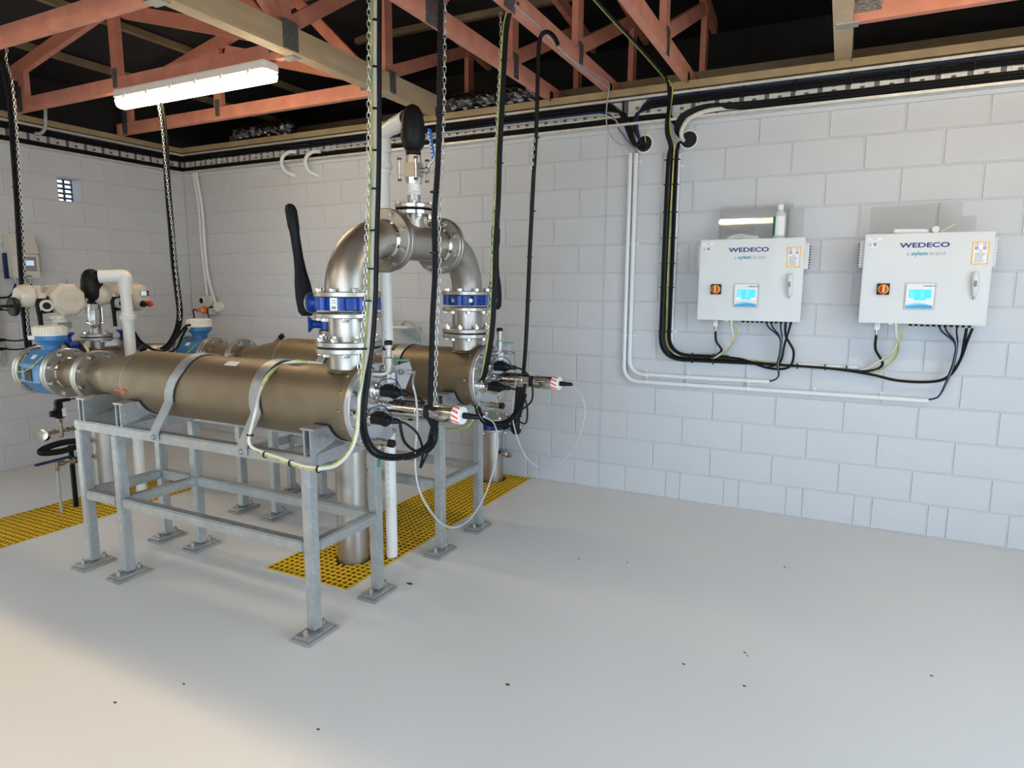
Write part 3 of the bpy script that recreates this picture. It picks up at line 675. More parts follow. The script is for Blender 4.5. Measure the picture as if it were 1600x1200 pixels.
# ================================================================ FLOW METERS + INLET SPOOLS
def flow_meter(label):
    t = thing('flow_meter', (-2.57, YN, ZA-.15), label, 'flow meter', 'blue flow meters')
    for x, d in ((-2.70, 1), (-2.447, 1)):
        flange(t, (x, YN, ZA), (1, 0, 0), 'dullsteel', name='flange'); 
        b = MB(); b.disc((x-.006 if x < -2.6 else x+.022, YN, ZA), (1, 0, 0), .13, .006, 40, .001); b.build('gasket', 'gasket', t)
    bolt_ring(t, (-2.678, YN, ZA), (1, 0, 0), .118, 8, .5, r=.015, t=.014, stud=.015)
    # octagonal blue barrel
    b = MB(); b.lathe((-2.675, YN, ZA), (1, 0, 0), [(0, .105), (.02, .138), (.205, .138), (.226, .105)], 8, ph=.5)
    b.build('barrel', 'fmblue', t, 20)
    b = MB(); b.box(-2.615, -2.545, YN-.1315, YN-.128, ZA-.045, ZA+.025); b.build('name_plate', 'blkplastic', t, flat=True)
    b = MB(); d_ = Vector((0, -.707, .707)); o_ = Vector((-2.58, YN, ZA))+d_*.1285; e_ = Vector((0, .707, .707))
    b.add([o_+Vector((-.02, 0, 0))-e_*.015, o_+Vector((.02, 0, 0))-e_*.015, o_+Vector((.02, 0, 0))+e_*.015, o_+Vector((-.02, 0, 0))+e_*.015], [(0, 1, 2, 3)]); b.build('sticker', 'paper', t, flat=True)
    b = MB(); b.lathe((-2.565, YN, ZA+.115), (0, 0, 1), [(0, .055), (.03, .050), (.045, .055), (.07, .082), (.095, .082)], 36); nk = b.build('sensor_neck', 'fmblue', t)
    b = MB(); b.lathe((-2.565, YN, ZA+.21), (0, 0, 1), [(0, .086), (.012, .086), (.014, .083), (.05, .081), (.056, .070)], 40); b.build('cap', 'creamcap', t)
    b = MB()
    for k in range(40):
        an = 2*math.pi*k/40; c = Vector((-2.565+.083*math.cos(an), YN+.083*math.sin(an), 0)); b.box(c.x-.002, c.x+.002, c.y-.002, c.y+.002, ZA+.226, ZA+.258)
    b.build('cap_ribs', 'creamcap', t, flat=True)
    b = MB(); b.cyl((-2.565, YN-.05, ZA+.20), (-2.60, YN-.10, ZA+.20), .013, 12); b.build('cable_gland', 'white', t)
    b = MB(); b.tube([(-2.665, YN-.085, ZA+.10), (-2.66, YN-.14, ZA+.02), (-2.60, YN-.15, ZA+.01), (-2.52, YN-.14, ZA+.04), (-2.47, YN-.10, ZA+.10)], .0035, 8); b.build('earth_lead', 'yellowgreen', t)
    return t
fm1 = flow_meter('blue flow meter with cream cap at the left end of the near reactor')
fm2 = tree_copy(fm1, loc=(-2.57, YF, ZA-.15), label='blue flow meter with cream cap behind the near reactor, by the corner')
def inlet_spool(label):
    t = thing('inlet_spool', (-2.28, YN, ZA-.14), label, 'pipe spool', 'flanged inlet spools')
    b = MB(); b.cyl((-2.395, YN, ZA), (-2.165, YN, ZA), PR, 44); b.build('pipe', 'shell', t)
    for x in (-2.419, -2.162): flange(t, (x, YN, ZA), (1, 0, 0), 'dullsteel')
    for x in (-2.392, -2.17): b = MB(); b.lathe((x-.004, YN, ZA), (1, 0, 0), [(0, PR+.006), (.008, PR)], 36, cap=False); b.build('weld_seam', 'bright', t)
    bolt_ring(t, (-2.397, YN, ZA), (1, 0, 0), .118, 8, .5, r=.015, t=.014, stud=.012)
    bolt_ring(t, (-2.162, YN, ZA), (-1, 0, 0), .118, 8, .5, r=.014, t=.012)
    return t
s1 = inlet_spool('short flanged stainless spool between the near flow meter and near reactor')
s2 = tree_copy(s1, loc=(-2.28, YF, ZA-.14), label='short flanged stainless spool between the far flow meter and far reactor')
# ================================================================ BUTTERFLY VALVES, RISERS, ARCH
ZV = 1.405
def riser_spool(Y, label):
    t = thing('riser_spool', (AX, Y, 1.242), label, 'pipe spool', 'riser spools')
    b = MB(); b.disc((AX, Y, 1.239), (0, 0, 1), .132, .005, 40, .001); b.build('gasket', 'gasket', t)
    b = MB(); b.cyl((AX, Y, 1.25), (AX, Y, 1.385), PR, 44); b.build('pipe', 'steel', t)
    flange(t, (AX, Y, 1.244), (0, 0, 1)); flange(t, (AX, Y, 1.364), (0, 0, 1), t=.02)
    bolt_ring(t, (AX, Y, 1.266), (0, 0, 1), .119, 8, .25, r=.015, t=.014, stud=.01)
    bolt_ring(t, (AX, Y, 1.364), (0, 0, -1), .119, 8, .25, r=.014, t=.012)
    return t
riser_spool(YN, 'stainless riser spool on the near reactor below the blue valve')
riser_spool(YF, 'stainless riser spool on the far reactor below the blue valve')
def butterfly(o, axis, stem, label, lever=True, leverdir=(0, 0, 1), L=.42, big=1):
    """blue lugged wafer valve at o between flanges along axis; lever on a stem"""
    o = Vector(o); ax = Vector(axis).normalized(); st = Vector(stem).normalized(); ld = Vector(leverdir).normalized()
    t = thing('butterfly_valve', tuple(o), label, 'valve', 'blue butterfly valves')
    b = MB(); b.lathe(o-ax*.028, ax, [(0, .110), (.004, .115), (.052, .115), (.056, .110)], 44)
    sd = ax.cross(st)
    for k in range(8):
        an = 2*math.pi*(k+.5)/8; c = o+(st*math.cos(an)+sd*math.sin(an))*.117; b.lathe(c-ax*.026, ax, [(0, .024), (.052, .024)], 16)
    b.build('body', 'blue', t)
    b = MB(); b.lathe(o+st*.11, st, [(0, .026), (.05, .020), (.06, .024), (.075, .042), (.083, .042)], 22); b.build('neck', 'blue', t)
    b = MB(); b.box(-.018, .018, -.001, .001, -.022, .022)
    q = (ax.cross(st)).normalized(); fn = (st*-.2+q*1.0).normalized() if False else None
    if lever:
        p0 = o+st*.20; w = ld.cross(st).normalized()
        b = MB(); b.disc(o+st*.193, st, .046, .008, 28, .002); b.build('notch_plate', 'dullsteel', t)
        prof = [(-.058, .026, .020), (-.04, .042, .032), (.02, .046, .038), (.08, .040, .035), (.14, .028, .026), (.20, .024, .021), (.30, .024, .020), (.33, .029, .024), (.40, .030, .025), (L, .024, .018), (L+.008, .012, .008)]
        vs = []; fs = []
        for (s, hw, ht) in prof:
            c = p0+ld*s+st*(.030+ .05*max(0, s-.02)*1.1)
            for k in range(8):
                an = 2*math.pi*(k+.5)/8; vs.append(c+w*(hw*math.cos(an))+st*(ht*math.sin(an)))
        for i in range(len(prof)-1):
            for k in range(8): fs.append((i*8+k, i*8+(k+1) % 8, i*8+8+(k+1) % 8, i*8+8+k))
        fs += [tuple(reversed(range(8))), tuple((len(prof)-1)*8+k for k in range(8))]
        b = MB(); b.add(vs, fs); lv = b.build('lever', 'blkplastic', t, 30)
        c = p0+st*.069
        b = MB(); b.disc(c-st*.004, st, .010, .004, 14, .001); b.bar(c+ld*.015, c+ld*.075, .007, .006, tuple(st)); b.build('pointer', 'creamcap', lv)
    return t
v1 = butterfly((AX, YN, ZV+.018), (0, 0, 1), (-1, -.05, 0), 'blue butterfly valve with big black lever on the near riser', leverdir=(-.10, 0, 1))
# print label on the near valve
dn = Vector((.30, -.954, 0)); du = Vector((.954, .30, 0)); c0 = Vector((AX, YN, ZV+.018))+dn*.1425
def lq(b, x0_, x1_, z0_, z1_, e): b.add([c0+du*x0_+dn*e+Vector((0, 0, z0_)), c0+du*x1_+dn*e+Vector((0, 0, z0_)), c0+du*x1_+dn*e+Vector((0, 0, z1_)), c0+du*x0_+dn*e+Vector((0, 0, z1_))], [(0, 1, 2, 3)])
b = MB(); lq(b, -.016, .016, -.026, .026, 0); lb = b.build('valve_label', 'paper', v1, flat=True)
b = MB()
for (dx, dz, w, h) in ((.0, .014, .014, .003), (-.006, .004, .006, .003), (.005, .006, .008, .003), (.0, -.014, .02, .010)): lq(b, dx-w/2, dx+w/2, dz-h/2, dz+h/2, .0006)
b.build('label_print', 'print', lb, flat=True)
v2 = butterfly((AX, YF, ZV+.018), (0, 0, 1), (.25, .97, 0), 'blue butterfly valve on the far riser, lever behind it', leverdir=(-.03, 0, 1))
for an in (-.9, -1.6):
    d = Vector((math.cos(an), math.sin(an), 0)); b = MB(); b.lathe(Vector((AX, YF, ZV+.018))+d*.138, d, [(0, .011), (.004, .011)], 14); b.build('lug_plug', 'bright', v2)
RB = .229; ZT = ZV+.046; ZARCH = ZT+.022+RB
def arch_elbow(Y, s, r0, label):
    t = thing('pipe_elbow', (AX, Y, ZT), label, 'pipe elbow', 'arch elbows')
    flange(t, (AX, Y, ZT), (0, 0, 1))
    bolt_ring(t, (AX, Y, ZT+.022), (0, 0, 1), .119, 8, .25, r=.014, t=.012)
    pts = [(AX, Y, ZT+.01)]+elbow_pts((AX, Y+s*RB, ZT+.025), (0, -s, 0), (0, 0, 1), RB, 16)+[(AX, Y+s*(RB+.035), ZT+.025+RB)]
    b = MB(); b.tube(pts, PR, 44, smooth=False, rfun=lambda L, u: r0+(PR-r0)*min(1, u*1.25)); b.build('bend', 'steel', t, 50)
    flange(t, (AX, Y+s*(RB+.025), ZT+.025+RB), (0, s, 0))
    bolt_ring(t, (AX, Y+s*(RB+.025), ZT+.025+RB), (0, -s, 0), .119, 8, .5, r=.014, t=.012)
    b = MB(); b.lathe((AX, Y+s*(RB+.012), ZT+.025+RB), (0, s, 0), [(0, PR+.001), (.012, PR+.009)], 36, cap=False); b.build('weld_seam', 'bright', t)
    return t
arch_elbow(YN, 1, .097, 'large stainless elbow on top of the near riser')
arch_elbow(YF, -1, PR, 'stainless elbow coming down onto the far riser')
ZC2 = ZT+.025+RB; YM = (YN+YF)/2
t = thing('pipe_tee', (AX, YM, ZC2-.14), 'stainless tee at the middle of the arch with a branch up to the air valve', 'pipe tee')
ya, yb = YN+RB+.053, YF-RB-.053
b = MB(); b.cyl((AX, ya, ZC2), (AX, yb, ZC2), PR, 44); b.build('run', 'steel', t)
for y, d in ((ya-.004, 1), (yb+.004, -1)):
    b = MB(); b.disc((AX, y, ZC2), (0, d, 0), .134, .005, 40, .001); b.build('gasket', 'gasket', t)
    flange(t, (AX, y+d*.003, ZC2), (0, d, 0)); bolt_ring(t, (AX, y+d*.025, ZC2), (0, d, 0), .119, 8, .5, r=.015, t=.014, stud=.012)
    b = MB(); b.lathe((AX, y+d*.026, ZC2), (0, d, 0), [(0, PR+.009), (.012, PR+.001)], 36, cap=False); b.build('weld_seam', 'bright', t)
b = MB(); b.cyl((AX, YM, ZC2+.05), (AX, YM, ZC2+.137), .044, 32); b.build('branch', 'steel', t)
flange(t, (AX, YM, ZC2+.132), (0, 0, 1), 'bright', .093, .020, 'branch_flange'); bolt_ring(t, (AX, YM, ZC2+.132), (0, 0, -1), .077, 4, .4, r=.013, t=.012, stud=.01)
b = MB(); b.cyl((AX-.05, YM, ZC2), (AX-.17, YM, ZC2), PR, 40); b.build('outlet', 'steel', t); flange(t, (AX-.16, YM, ZC2), (-1, 0, 0))
# outlet elbow and down pipe behind the near riser
t = thing('pipe_elbow', (-.80, YM, ZC2-.29), 'stainless elbow behind the near riser turning down to the floor', 'pipe elbow')
xe = AX-.185; flange(t, (xe, YM, ZC2), (-1, 0, 0)); bolt_ring(t, (xe-.022, YM, ZC2), (-1, 0, 0), .119, 8, .5, r=.014, t=.012)
b = MB(); b.tube([(xe-.01, YM, ZC2)]+elbow_pts((xe-.03, YM, ZC2-RB), (0, 0, 1), (-1, 0, 0), RB, 14)+[(xe-.03-RB, YM, ZC2-RB-.02)], PR, 40, smooth=False); b.build('bend', 'steel', t, 50)
XD = xe-.03-RB; ZD = ZC2-RB-.02
flange(t, (XD, YM, ZD), (0, 0, -1))
v3 = butterfly((XD, YM, 1.30), (0, 0, 1), (-.6, -.6, 0), 'blue butterfly valve half hidden behind the near riser spool', lever=False)
t = thing('outlet_spool', (XD, YM, 1.33), 'stainless spool above the half hidden blue valve', 'pipe spool')
flange(t, (XD, YM, 1.332), (0, 0, 1)); b = MB(); b.cyl((XD, YM, 1.34), (XD, YM, ZD-.03), PR, 40); b.build('pipe', 'steel', t); flange(t, (XD, YM, ZD-.022), (0, 0, -1))
t = thing('down_pipe', (XD, YM, 0), 'stainless down pipe passing through the yellow grating beside the white pipe', 'pipe', 'stainless down pipes')
b = MB(); b.cyl((XD, YM, -.5), (XD, YM, 1.25), PR, 44); b.build('pipe', 'steel', t); flange(t, (XD, YM, 1.248), (0, 0, 1)); bolt_ring(t, (XD, YM, 1.248), (0, 0, -1), .119, 8, .25, r=.014, t=.012)
# air release valve above the tee
ZB = ZC2+.160
BV = .024
t = thing('ball_valve', (AX, YM, ZB), 'stainless three-piece ball valve with blue lever above the arch', 'valve')
b = MB(); b.disc((AX, YM, ZB-.001), (0, 0, 1), .090, .004, 36, .001); b.build('gasket', 'gasket', t)
flange(t, (AX, YM, ZB+.003), (0, 0, 1), 'bright', .093, .020); bolt_ring(t, (AX, YM, ZB+.023), (0, 0, 1), .077, 4, .4, r=.012, t=.010)
b = MB(); b.cyl((AX, YM, ZB+.02), (AX, YM, ZB+.066), .032, 28); b.build('nipple', 'dullsteel', t)
b = MB(); b.lathe((AX, YM, ZB+.066), (0, 0, 1), [(0, .031), (.003, .033), (.008, .030), (.013, .033), (.018, .030), (.024, .032), (.03, .030), (.038, .033), (.054, .031)], 28); b.build('sealing_tape', 'white', t)
b = MB(); b.lathe((AX, YM, ZB+0.118), (0, 0, 1), [(0, .037), (.03, .040)], 8); b.build('end_cap', 'steel', t, 20); b = MB(); b.lathe((AX, YM, ZB+0.214), (0, 0, 1), [(0, .040), (.035, .037)], 8); b.build('end_cap', 'steel', t, 20)
b = MB(); b.box(AX-.036, AX+.036, YM-.036, YM+.036, ZB+0.142, ZB+0.222, .008); b.build('body', 'steel', t)
for sx in (-1, 1):
    for sy in (-1, 1):
        b = MB(); x, y = AX+sx*.047, YM+sy*.047; b.cyl((x, y, ZB+0.132), (x, y, ZB+0.232), .0065, 10); b.hexa((x, y, ZB+0.127), (0, 0, 1), .011, .012); b.hexa((x, y, ZB+0.224), (0, 0, 1), .011, .012); b.build('tie_bolt', 'bright', t)
b = MB(); b.cyl((AX+.028, YM+.01, ZB+0.182), (AX+.075, YM+.02, ZB+0.182), .012, 14); b.hexa((AX+.06, YM+.016, ZB+0.182), (1, .2, 0), .016, .010); b.build('stem', 'dullsteel', t)
b = MB(); b.tube([(AX+.066, YM+.018, ZB+0.179), (AX+.078, YM+.02, ZB+0.209), (AX+.096, YM+.025, ZB+0.224), (AX+.098, YM+.025, ZB+0.244)], .007, 8); hl = b.build('lever', 'dullsteel', t)
b = MB(); b.bar((AX+.098, YM+.025, ZB+0.234), (AX+.078, YM+.022, ZB+0.369), .020, .008, (1, 0, 0)); b.build('lever_sleeve', 'handleblue', hl)
b = MB()
for k in range(7): c = Vector((AX+.098, YM+.025, ZB+0.249)).lerp(Vector((AX+.078, YM+.022, ZB+0.359)), k/6.5); b.box(c.x-.004, c.x+.0045, c.y-.012, c.y-.0102, c.z-.004, c.z+.003)
b.build('sleeve_print', 'white', hl, flat=True)
def air_valve(o, out, label, k=1):
    o = Vector(o); t = thing('air_valve', tuple(o), label, 'air valve', 'black air release valves')
    b = MB(); b.lathe(o, (0, 0, 1), [(0, .030), (.004, .036), (.022, .036), (.026, .033), (.032, .040*k), (.05, .052*k), (.085, .058*k), (.12, .058*k), (.122, .056*k), (.16, .054*k), (.20, .045*k), (.225, .030*k), (.235, .012)], 36); b.build('body', 'rubber', t, 35)
    d = Vector(out).normalized(); c = o+Vector((0, 0, .178)); b = MB(); b.lathe(c, d, [(0, .040), (.05, .038), (.062, .034)], 26); b.build('outlet', 'rubber', t)
    return t, c+d*.045
a1, c1 = air_valve((AX, YM, ZB+.247), (-.83, .20, 0.0), 'black bulb-shaped air valve at the top of the arch')
VX, VY = -.607, -1.74
t = thing('pvc_drain_pipe', (VX, VY, 0), 'tall white PVC drain pipe from the arch air valve down through the grating', 'pipe', 'white PVC drain pipes')
top = Vector((VX, VY, c1.z-.02)); d_ = (top-c1); 
b = MB(); b.cyl(c1, c1+d_*.55, .040, 28); b.tube([c1+d_*.45, c1+d_*.85, top, top+Vector((0, 0, -.05))], .036, 26, n=6); b.lathe(top+Vector((0, 0, -.10)), (0, 0, 1), [(0, .040), (.07, .040), (.075, .036)], 28); b.build('elbow', 'pvc', t, 50)
b = MB(); b.cyl((VX, VY, .0), (VX, VY, top.z-.05), .031, 30); b.build('pipe', 'pvc', t)
b = MB(); zz = top.z-.17; b.lathe((VX, VY, zz-.03), (0, 0, 1), [(0, .036), (.02, .036), (.022, .045), (.05, .045), (.052, .038), (.09, .038)], 30); b.build('union', 'pvc', t, 30)
b = MB(); b.ring((VX, VY, 1.16), (0, 0, 1), .035, .030, .022, 28); b.box(VX-.035, VX-.06, VY-.06, VY-.02, 1.16, 1.182, .003); b.build('pipe_clamp', 'blkplastic', t)
b = MB()
for k in range(26): z0 = .30+.038*k; b.box(VX+.008, VX+.011, VY-.0305, VY-.0295, z0, z0+.02*(.4+.6*random.random()))
b.build('print_line', 'print', t, flat=True)
# ================================================================ INLET HEADER AT LEFT
XH = -2.70-RB-.03
for (Y, s, lab) in ((YN, 1, 'stainless elbow left of the near flow meter turning into the header'), (YF, -1, 'stainless elbow behind the far flow meter turning into the header')):
    t = thing('pipe_elbow', (-2.85, Y, ZA-.1), lab, 'pipe elbow', 'header elbows')
    b = MB(); b.tube([(-2.715, Y, ZA)]+elbow_pts((-2.73, Y+s*RB, ZA), (0, -s, 0), (-1, 0, 0), RB, 14)+[(XH, Y+s*(RB+.02), ZA)], PR, 40, smooth=False); b.build('bend', 'dullsteel', t, 50)
    flange(t, (-2.729, Y, ZA), (1, 0, 0), 'dullsteel'); flange(t, (XH, Y+s*(RB+.005), ZA), (0, s, 0), 'dullsteel')
t = thing('header_tee', (XH, YM, ZA-.1), 'stainless header tee at left below the black air valve', 'pipe tee')
b = MB(); b.cyl((XH, YM-.14, ZA), (XH, YM+.14, ZA), PR, 40); b.build('run', 'dullsteel', t)
for s in (-1, 1): flange(t, (XH, YM+s*.12, ZA), (0, s, 0), 'dullsteel')
b = MB(); b.cyl((XH, YM, ZA+.05), (XH, YM, ZA+.145), .044, 30); b.build('branch', 'dullsteel', t)
flange(t, (XH, YM, ZA+.132), (0, 0, 1), 'dullsteel', .098, .020, 'branch_flange'); bolt_ring(t, (XH, YM, ZA+.132), (0, 0, -1), .08, 4, .1, r=.012, t=.010)
t = thing('down_pipe', (XH, YM, 0), 'stainless down pipe passing through the left yellow grating behind the frame', 'pipe', 'stainless down pipes')
b = MB(); b.cyl((XH, YM, -.5), (XH, YM, ZA-.06), PR, 44); b.build('pipe', 'dullsteel', t)
flange(t, (XH, YM, ZA-.13), (0, 0, 1), 'dullsteel')
va = butterfly((XH, YM-.185, ZA), (0, 1, 0), (0, 0, 1), 'blue wafer valve under the left actuator', lever=False)
vb = butterfly((XH, YM+.185, ZA), (0, 1, 0), (0, 0, 1), 'blue wafer valve under the actuator with the display', lever=False)
ZB2 = ZA+.157
t = thing('ball_valve', (XH, YM, ZB2), 'stainless ball valve below the left black air valve', 'valve')
b = MB(); b.disc((XH, YM, ZB2-.004), (0, 0, 1), .094, .004, 36, .001); b.build('gasket', 'gasket', t)
flange(t, (XH, YM, ZB2), (0, 0, 1), 'dullsteel', .098, .020); bolt_ring(t, (XH, YM, ZB2+.02), (0, 0, 1), .08, 4, .1, r=.012, t=.012)
b = MB(); b.cyl((XH, YM, ZB2+.02), (XH, YM, ZB2+.055), .034, 26); b.lathe((XH, YM, ZB2+.055), (0, 0, 1), [(0, .034), (.008, .030), (.016, .034), (.024, .031)], 26); b.build('nipple', 'dullsteel', t)
b = MB(); b.lathe((XH, YM, ZB2+.08), (0, 0, 1), [(0, .036), (.03, .038), (.032, .044), (.10, .044), (.102, .038), (.14, .036)], 10); b.build('body', 'steel', t, 25)
for k in range(4):
    an = math.pi/2*k+.4; x, y = XH+.054*math.cos(an), YM+.054*math.sin(an); b = MB(); b.cyl((x, y, ZB2+.095), (x, y, ZB2+.195), .006, 8); b.hexa((x, y, ZB2+.09), (0, 0, 1), .011, .012); b.build('tie_bolt', 'bright', t)
a2, c2 = air_valve((XH, YM, ZB2+.215), (.8, .30, .12), 'black bulb-shaped air valve at left between the two actuators', 1.17)
WX, WY = -2.80, -1.735
t = thing('pvc_drain_pipe', (WX, WY, 0), 'white PVC drain pipe at left coming from the lower air valve', 'pipe', 'white PVC drain pipes')
top = Vector((WX, WY, c2.z+.006))
b = MB(); b.tube([c2+Vector((.012, .004, 0)), c2.lerp(top, .5), c2.lerp(top, .93), top+Vector((.002, 0, -.012)), top+Vector((0, 0, -.06)), top+Vector((0, 0, -.12))], .043, 26, n=7); b.build('elbow', 'pvc', t, 50)
b = MB(); b.cyl((WX, WY, 0), (WX, WY, top.z-.1), .036, 30); b.build('pipe', 'pvc', t)
b = MB(); b.lathe((WX, WY, 1.235), (0, 0, 1), [(0, .041), (.025, .041), (.027, .052), (.055, .052), (.057, .043), (.08, .043)], 30); b.build('union', 'pvc', t, 30)
# actuators ---------------------------------------------------------------
def rbox(b, c, s, r, seg=3):
    bm = bmesh.new(); bmesh.ops.create_cube(bm, size=1)
    for v in bm.verts: v.co = Vector((c[0]+v.co.x*s[0], c[1]+v.co.y*s[1], c[2]+v.co.z*s[2]))
    bmesh.ops.bevel(bm, geom=bm.edges[:], offset=r, segments=seg, affect='EDGES'); b._bm(bm); return b
def actuator(o, rot, label, display):
    """local: +x cover/display end, -y motor and handwheel"""
    t = thing('valve_actuator', (0, 0, 0), label, 'actuator', 'cream electric valve actuators')
    b = MB(); rbox(b, (0, 0, .095), (.17, .20, .17), .045); b.lathe((-.06, 0, .10), (1, 0, 0), [(0, .06), (.02, .085), (.10, .095), (.14, .090)], 40); b.build('gear_housing', 'cream', t, 45)
    b = MB(); rbox(b, (-.02, -.13, .115), (.17, .14, .13), .05); b.lathe((-.02, -.16, .115), (0, -1, 0), [(0, .072), (.05, .068), (.07, .05)], 32); b.build('motor_housing', 'cream', t, 45)
    b = MB(); b.lathe((0, 0, -.055), (0, 0, 1), [(0, .05), (.02, .05), (.022, .062), (.045, .062), (.05, .055), (.08, .07)], 28); b.build('base', 'cream', t, 35)
    b = MB(); b.box(-.045, .045, -.045, .045, -.095, -.052, .006); b.build('mount', 'dullsteel', t)
    if display: pass
    b = MB(); b.lathe((-.02, -.235, .05) if not display else (-.08, .10, .06), (0, -1, 0) if not display else (-.5, 1, 0), [(0, .045), (.014, .058), (.03, .058), (.036, .05)], 30); hw = b.build('handwheel', 'blkplastic', t)
    if not display: b = MB(); b.cyl((.0, -.27, .055), (-.005, -.345, .055), .009, 12); b.build('crank', 'blkplastic', hw)
    b = MB(); b.cyl((.03, -.10, .06), (.10, -.13, .055), .036, 22); b.build('terminal_boss', 'cream', t, 45)
    b = MB(); b.disc((.098, -.129, .055), (.92, -.39, -.06), .022, .006, 20, .001); b.build('plug', 'blk', t)
    for z in (.10, .02):
        b = MB(); b.lathe((.055, -.075, z), (-.1, -1, 0), [(0, .012), (.035, .012), (.037, .015), (.052, .014)], 12); b.build('cable_gland', 'blkplastic', t)
    b = MB(); b.tube([(.05, -.127, .10), (.047, -.150, .085), (.047, -.155, .04), (.047, -.15, -.02), (.045, -.145, -.10)], .011, 10); b.build('conduit', 'blk', t)
    b = MB(); b.tube([(.05, -.127, .02), (.047, -.142, .005), (.045, -.143, -.03), (.045, -.14, -.10)], .011, 10); b.build('conduit', 'blk', t)
    if not display:
        b = MB(); b.lathe((.075, 0, .09), (1, 0, 0), [(0, .100), (.012, .108), (.03, .108), (.05, .092), (.056, .06)], 8, ph=.5); cv = b.build('cover', 'cream', t, 25)
        b = MB()
        for s, z in ((1, .128), (-1, .052)): b.prism([(-.055, z-.022*s), (.055, z-.022*s), (.07, z-.002*s) if s > 0 else (.07, z-.002*s), (.04, z+.03*s), (-.04, z+.03*s), (-.07, z-.002*s)], 0, .126, .1335)
        b.build('cover_panel', 'cream', cv, 30)
        text('rotork', .032, (.1312, -.052, .082), (0, 1, 0), (0, 0, 1), 'cream', 'raised_lettering', cv, 1.1, .0006, 1.05, .002)
        for an in (0, 1.57, 3.14, 4.71): bolt(cv, (.10, .108*math.sin(an), .09+.108*math.cos(an)), (1, 0, 0), r=.008, t=.012, mat='bright')
    else:
        b = MB(); b.lathe((.06, 0, .10), (1, 0, 0), [(0, .092), (.02, .100), (.055, .100), (.09, .085), (.105, .06)], 36); cv = b.build('cover', 'cream', t, 35)
        b = MB(); rbox(b, (.150, 0, .095), (.05, .13, .12), .02); b.build('control_face', 'cream', cv, 45)
        b = MB(); b.box(.174, .178, -.045, .045, .105, .142, .001); dsp = b.build('display_window', 'blk', cv)
        b = MB(); b.box(.178, .1795, -.042, .018, .108, .14); b.build('display', 'lcd', dsp, flat=True)
        b = MB(); b.box(.178, .1795, .028, .04, .115, .13); b.build('indicator', 'red', dsp, flat=True)
        text('rotork', .02, (.1755, -.036, .085), (0, 1, 0), (0, 0, 1), 'cream', 'raised_lettering', cv, 1.1, .0004, 1.05, .0015)
        for yy, mt in ((-.03, 'blkplastic'), (.034, 'red')):
            b = MB(); b.lathe((.172, yy, .052), (1, 0, -.15), [(0, .022), (.02, .022), (.022, .012), (.036, .010)], 18); b.build('selector_knob', mt, cv)
    # place
    m = Matrix.Translation(Vector(o)) @ Matrix.Rotation(rot, 4, 'Z'); t.matrix_world = m
    return t
actuator((XH, YM-.215, 1.31), 0.0, 'cream electric valve actuator at far left with blank octagonal cover', False)
actuator((XH-.03, YM+.215, 1.315), .36, 'cream electric valve actuator with small display beside the white pipe', True)
# ================================================================ YELLOW GRATINGS
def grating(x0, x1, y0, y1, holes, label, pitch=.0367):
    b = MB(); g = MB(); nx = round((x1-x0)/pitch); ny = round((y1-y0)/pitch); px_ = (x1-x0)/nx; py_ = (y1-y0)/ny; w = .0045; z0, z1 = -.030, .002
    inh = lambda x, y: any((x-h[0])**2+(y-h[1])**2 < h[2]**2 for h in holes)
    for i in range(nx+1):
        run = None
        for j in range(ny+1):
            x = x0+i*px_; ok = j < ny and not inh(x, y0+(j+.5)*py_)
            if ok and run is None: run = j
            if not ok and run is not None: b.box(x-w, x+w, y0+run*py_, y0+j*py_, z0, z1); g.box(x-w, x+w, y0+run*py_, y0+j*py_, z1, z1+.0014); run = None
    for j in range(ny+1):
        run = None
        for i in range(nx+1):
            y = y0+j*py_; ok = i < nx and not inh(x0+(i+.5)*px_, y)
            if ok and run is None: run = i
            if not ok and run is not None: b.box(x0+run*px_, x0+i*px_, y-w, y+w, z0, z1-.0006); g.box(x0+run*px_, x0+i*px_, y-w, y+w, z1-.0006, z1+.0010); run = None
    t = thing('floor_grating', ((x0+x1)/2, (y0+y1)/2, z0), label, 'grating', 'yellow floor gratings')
    b.build('bars', 'yellow', t, flat=True); g.build('lit_tops', 'yellow_lit', t, flat=True)  # shaded-colour bars under a thin lit-colour top layer
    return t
hp = [(XD, YM, PR+.022), (VX, VY, .04), (-.82, -.165, PR+.03)]
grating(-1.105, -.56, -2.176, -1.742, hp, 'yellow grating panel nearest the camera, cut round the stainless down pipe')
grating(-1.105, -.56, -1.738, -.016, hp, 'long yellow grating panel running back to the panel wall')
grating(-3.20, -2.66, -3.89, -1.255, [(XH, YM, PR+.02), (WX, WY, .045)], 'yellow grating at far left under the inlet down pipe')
# ================================================================ STUB PIPE BY THE PANEL WALL
SX, SY = -.82, -.165
t = thing('stub_pipe', (SX, SY, 0), 'short stainless pipe rising from the grating at the panel wall', 'pipe')
b = MB(); b.cyl((SX, SY, -.5), (SX, SY, .415), PR, 40); b.build('pipe', 'steel', t); flange(t, (SX, SY, .398), (0, 0, 1)); bolt_ring(t, (SX, SY, .398), (0, 0, -1), .119, 8, .2, r=.014, t=.012)
v4 = butterfly((SX, SY, .45), (0, 0, 1), (.9, -.15, 0), 'blue butterfly valve on the short pipe by the panel wall', leverdir=(.0, 0, 1), L=.36)
t = thing('blind_flange', (SX, SY, .48), 'stainless blind flange closing the short pipe by the wall', 'flange'); flange(t, (SX, SY, .48), (0, 0, 1), name='disc'); bolt_ring(t, (SX, SY, .502), (0, 0, 1), .119, 8, .2, r=.014, t=.012)
t = thing('drain_valve', (SX+.085, SY-.02, .24), 'small brass ball valve on the side of the short stainless pipe', 'valve')
d_ = Vector((.95, -.30, -.05)).normalized(); o_ = Vector((SX, SY, .235))+d_*.08
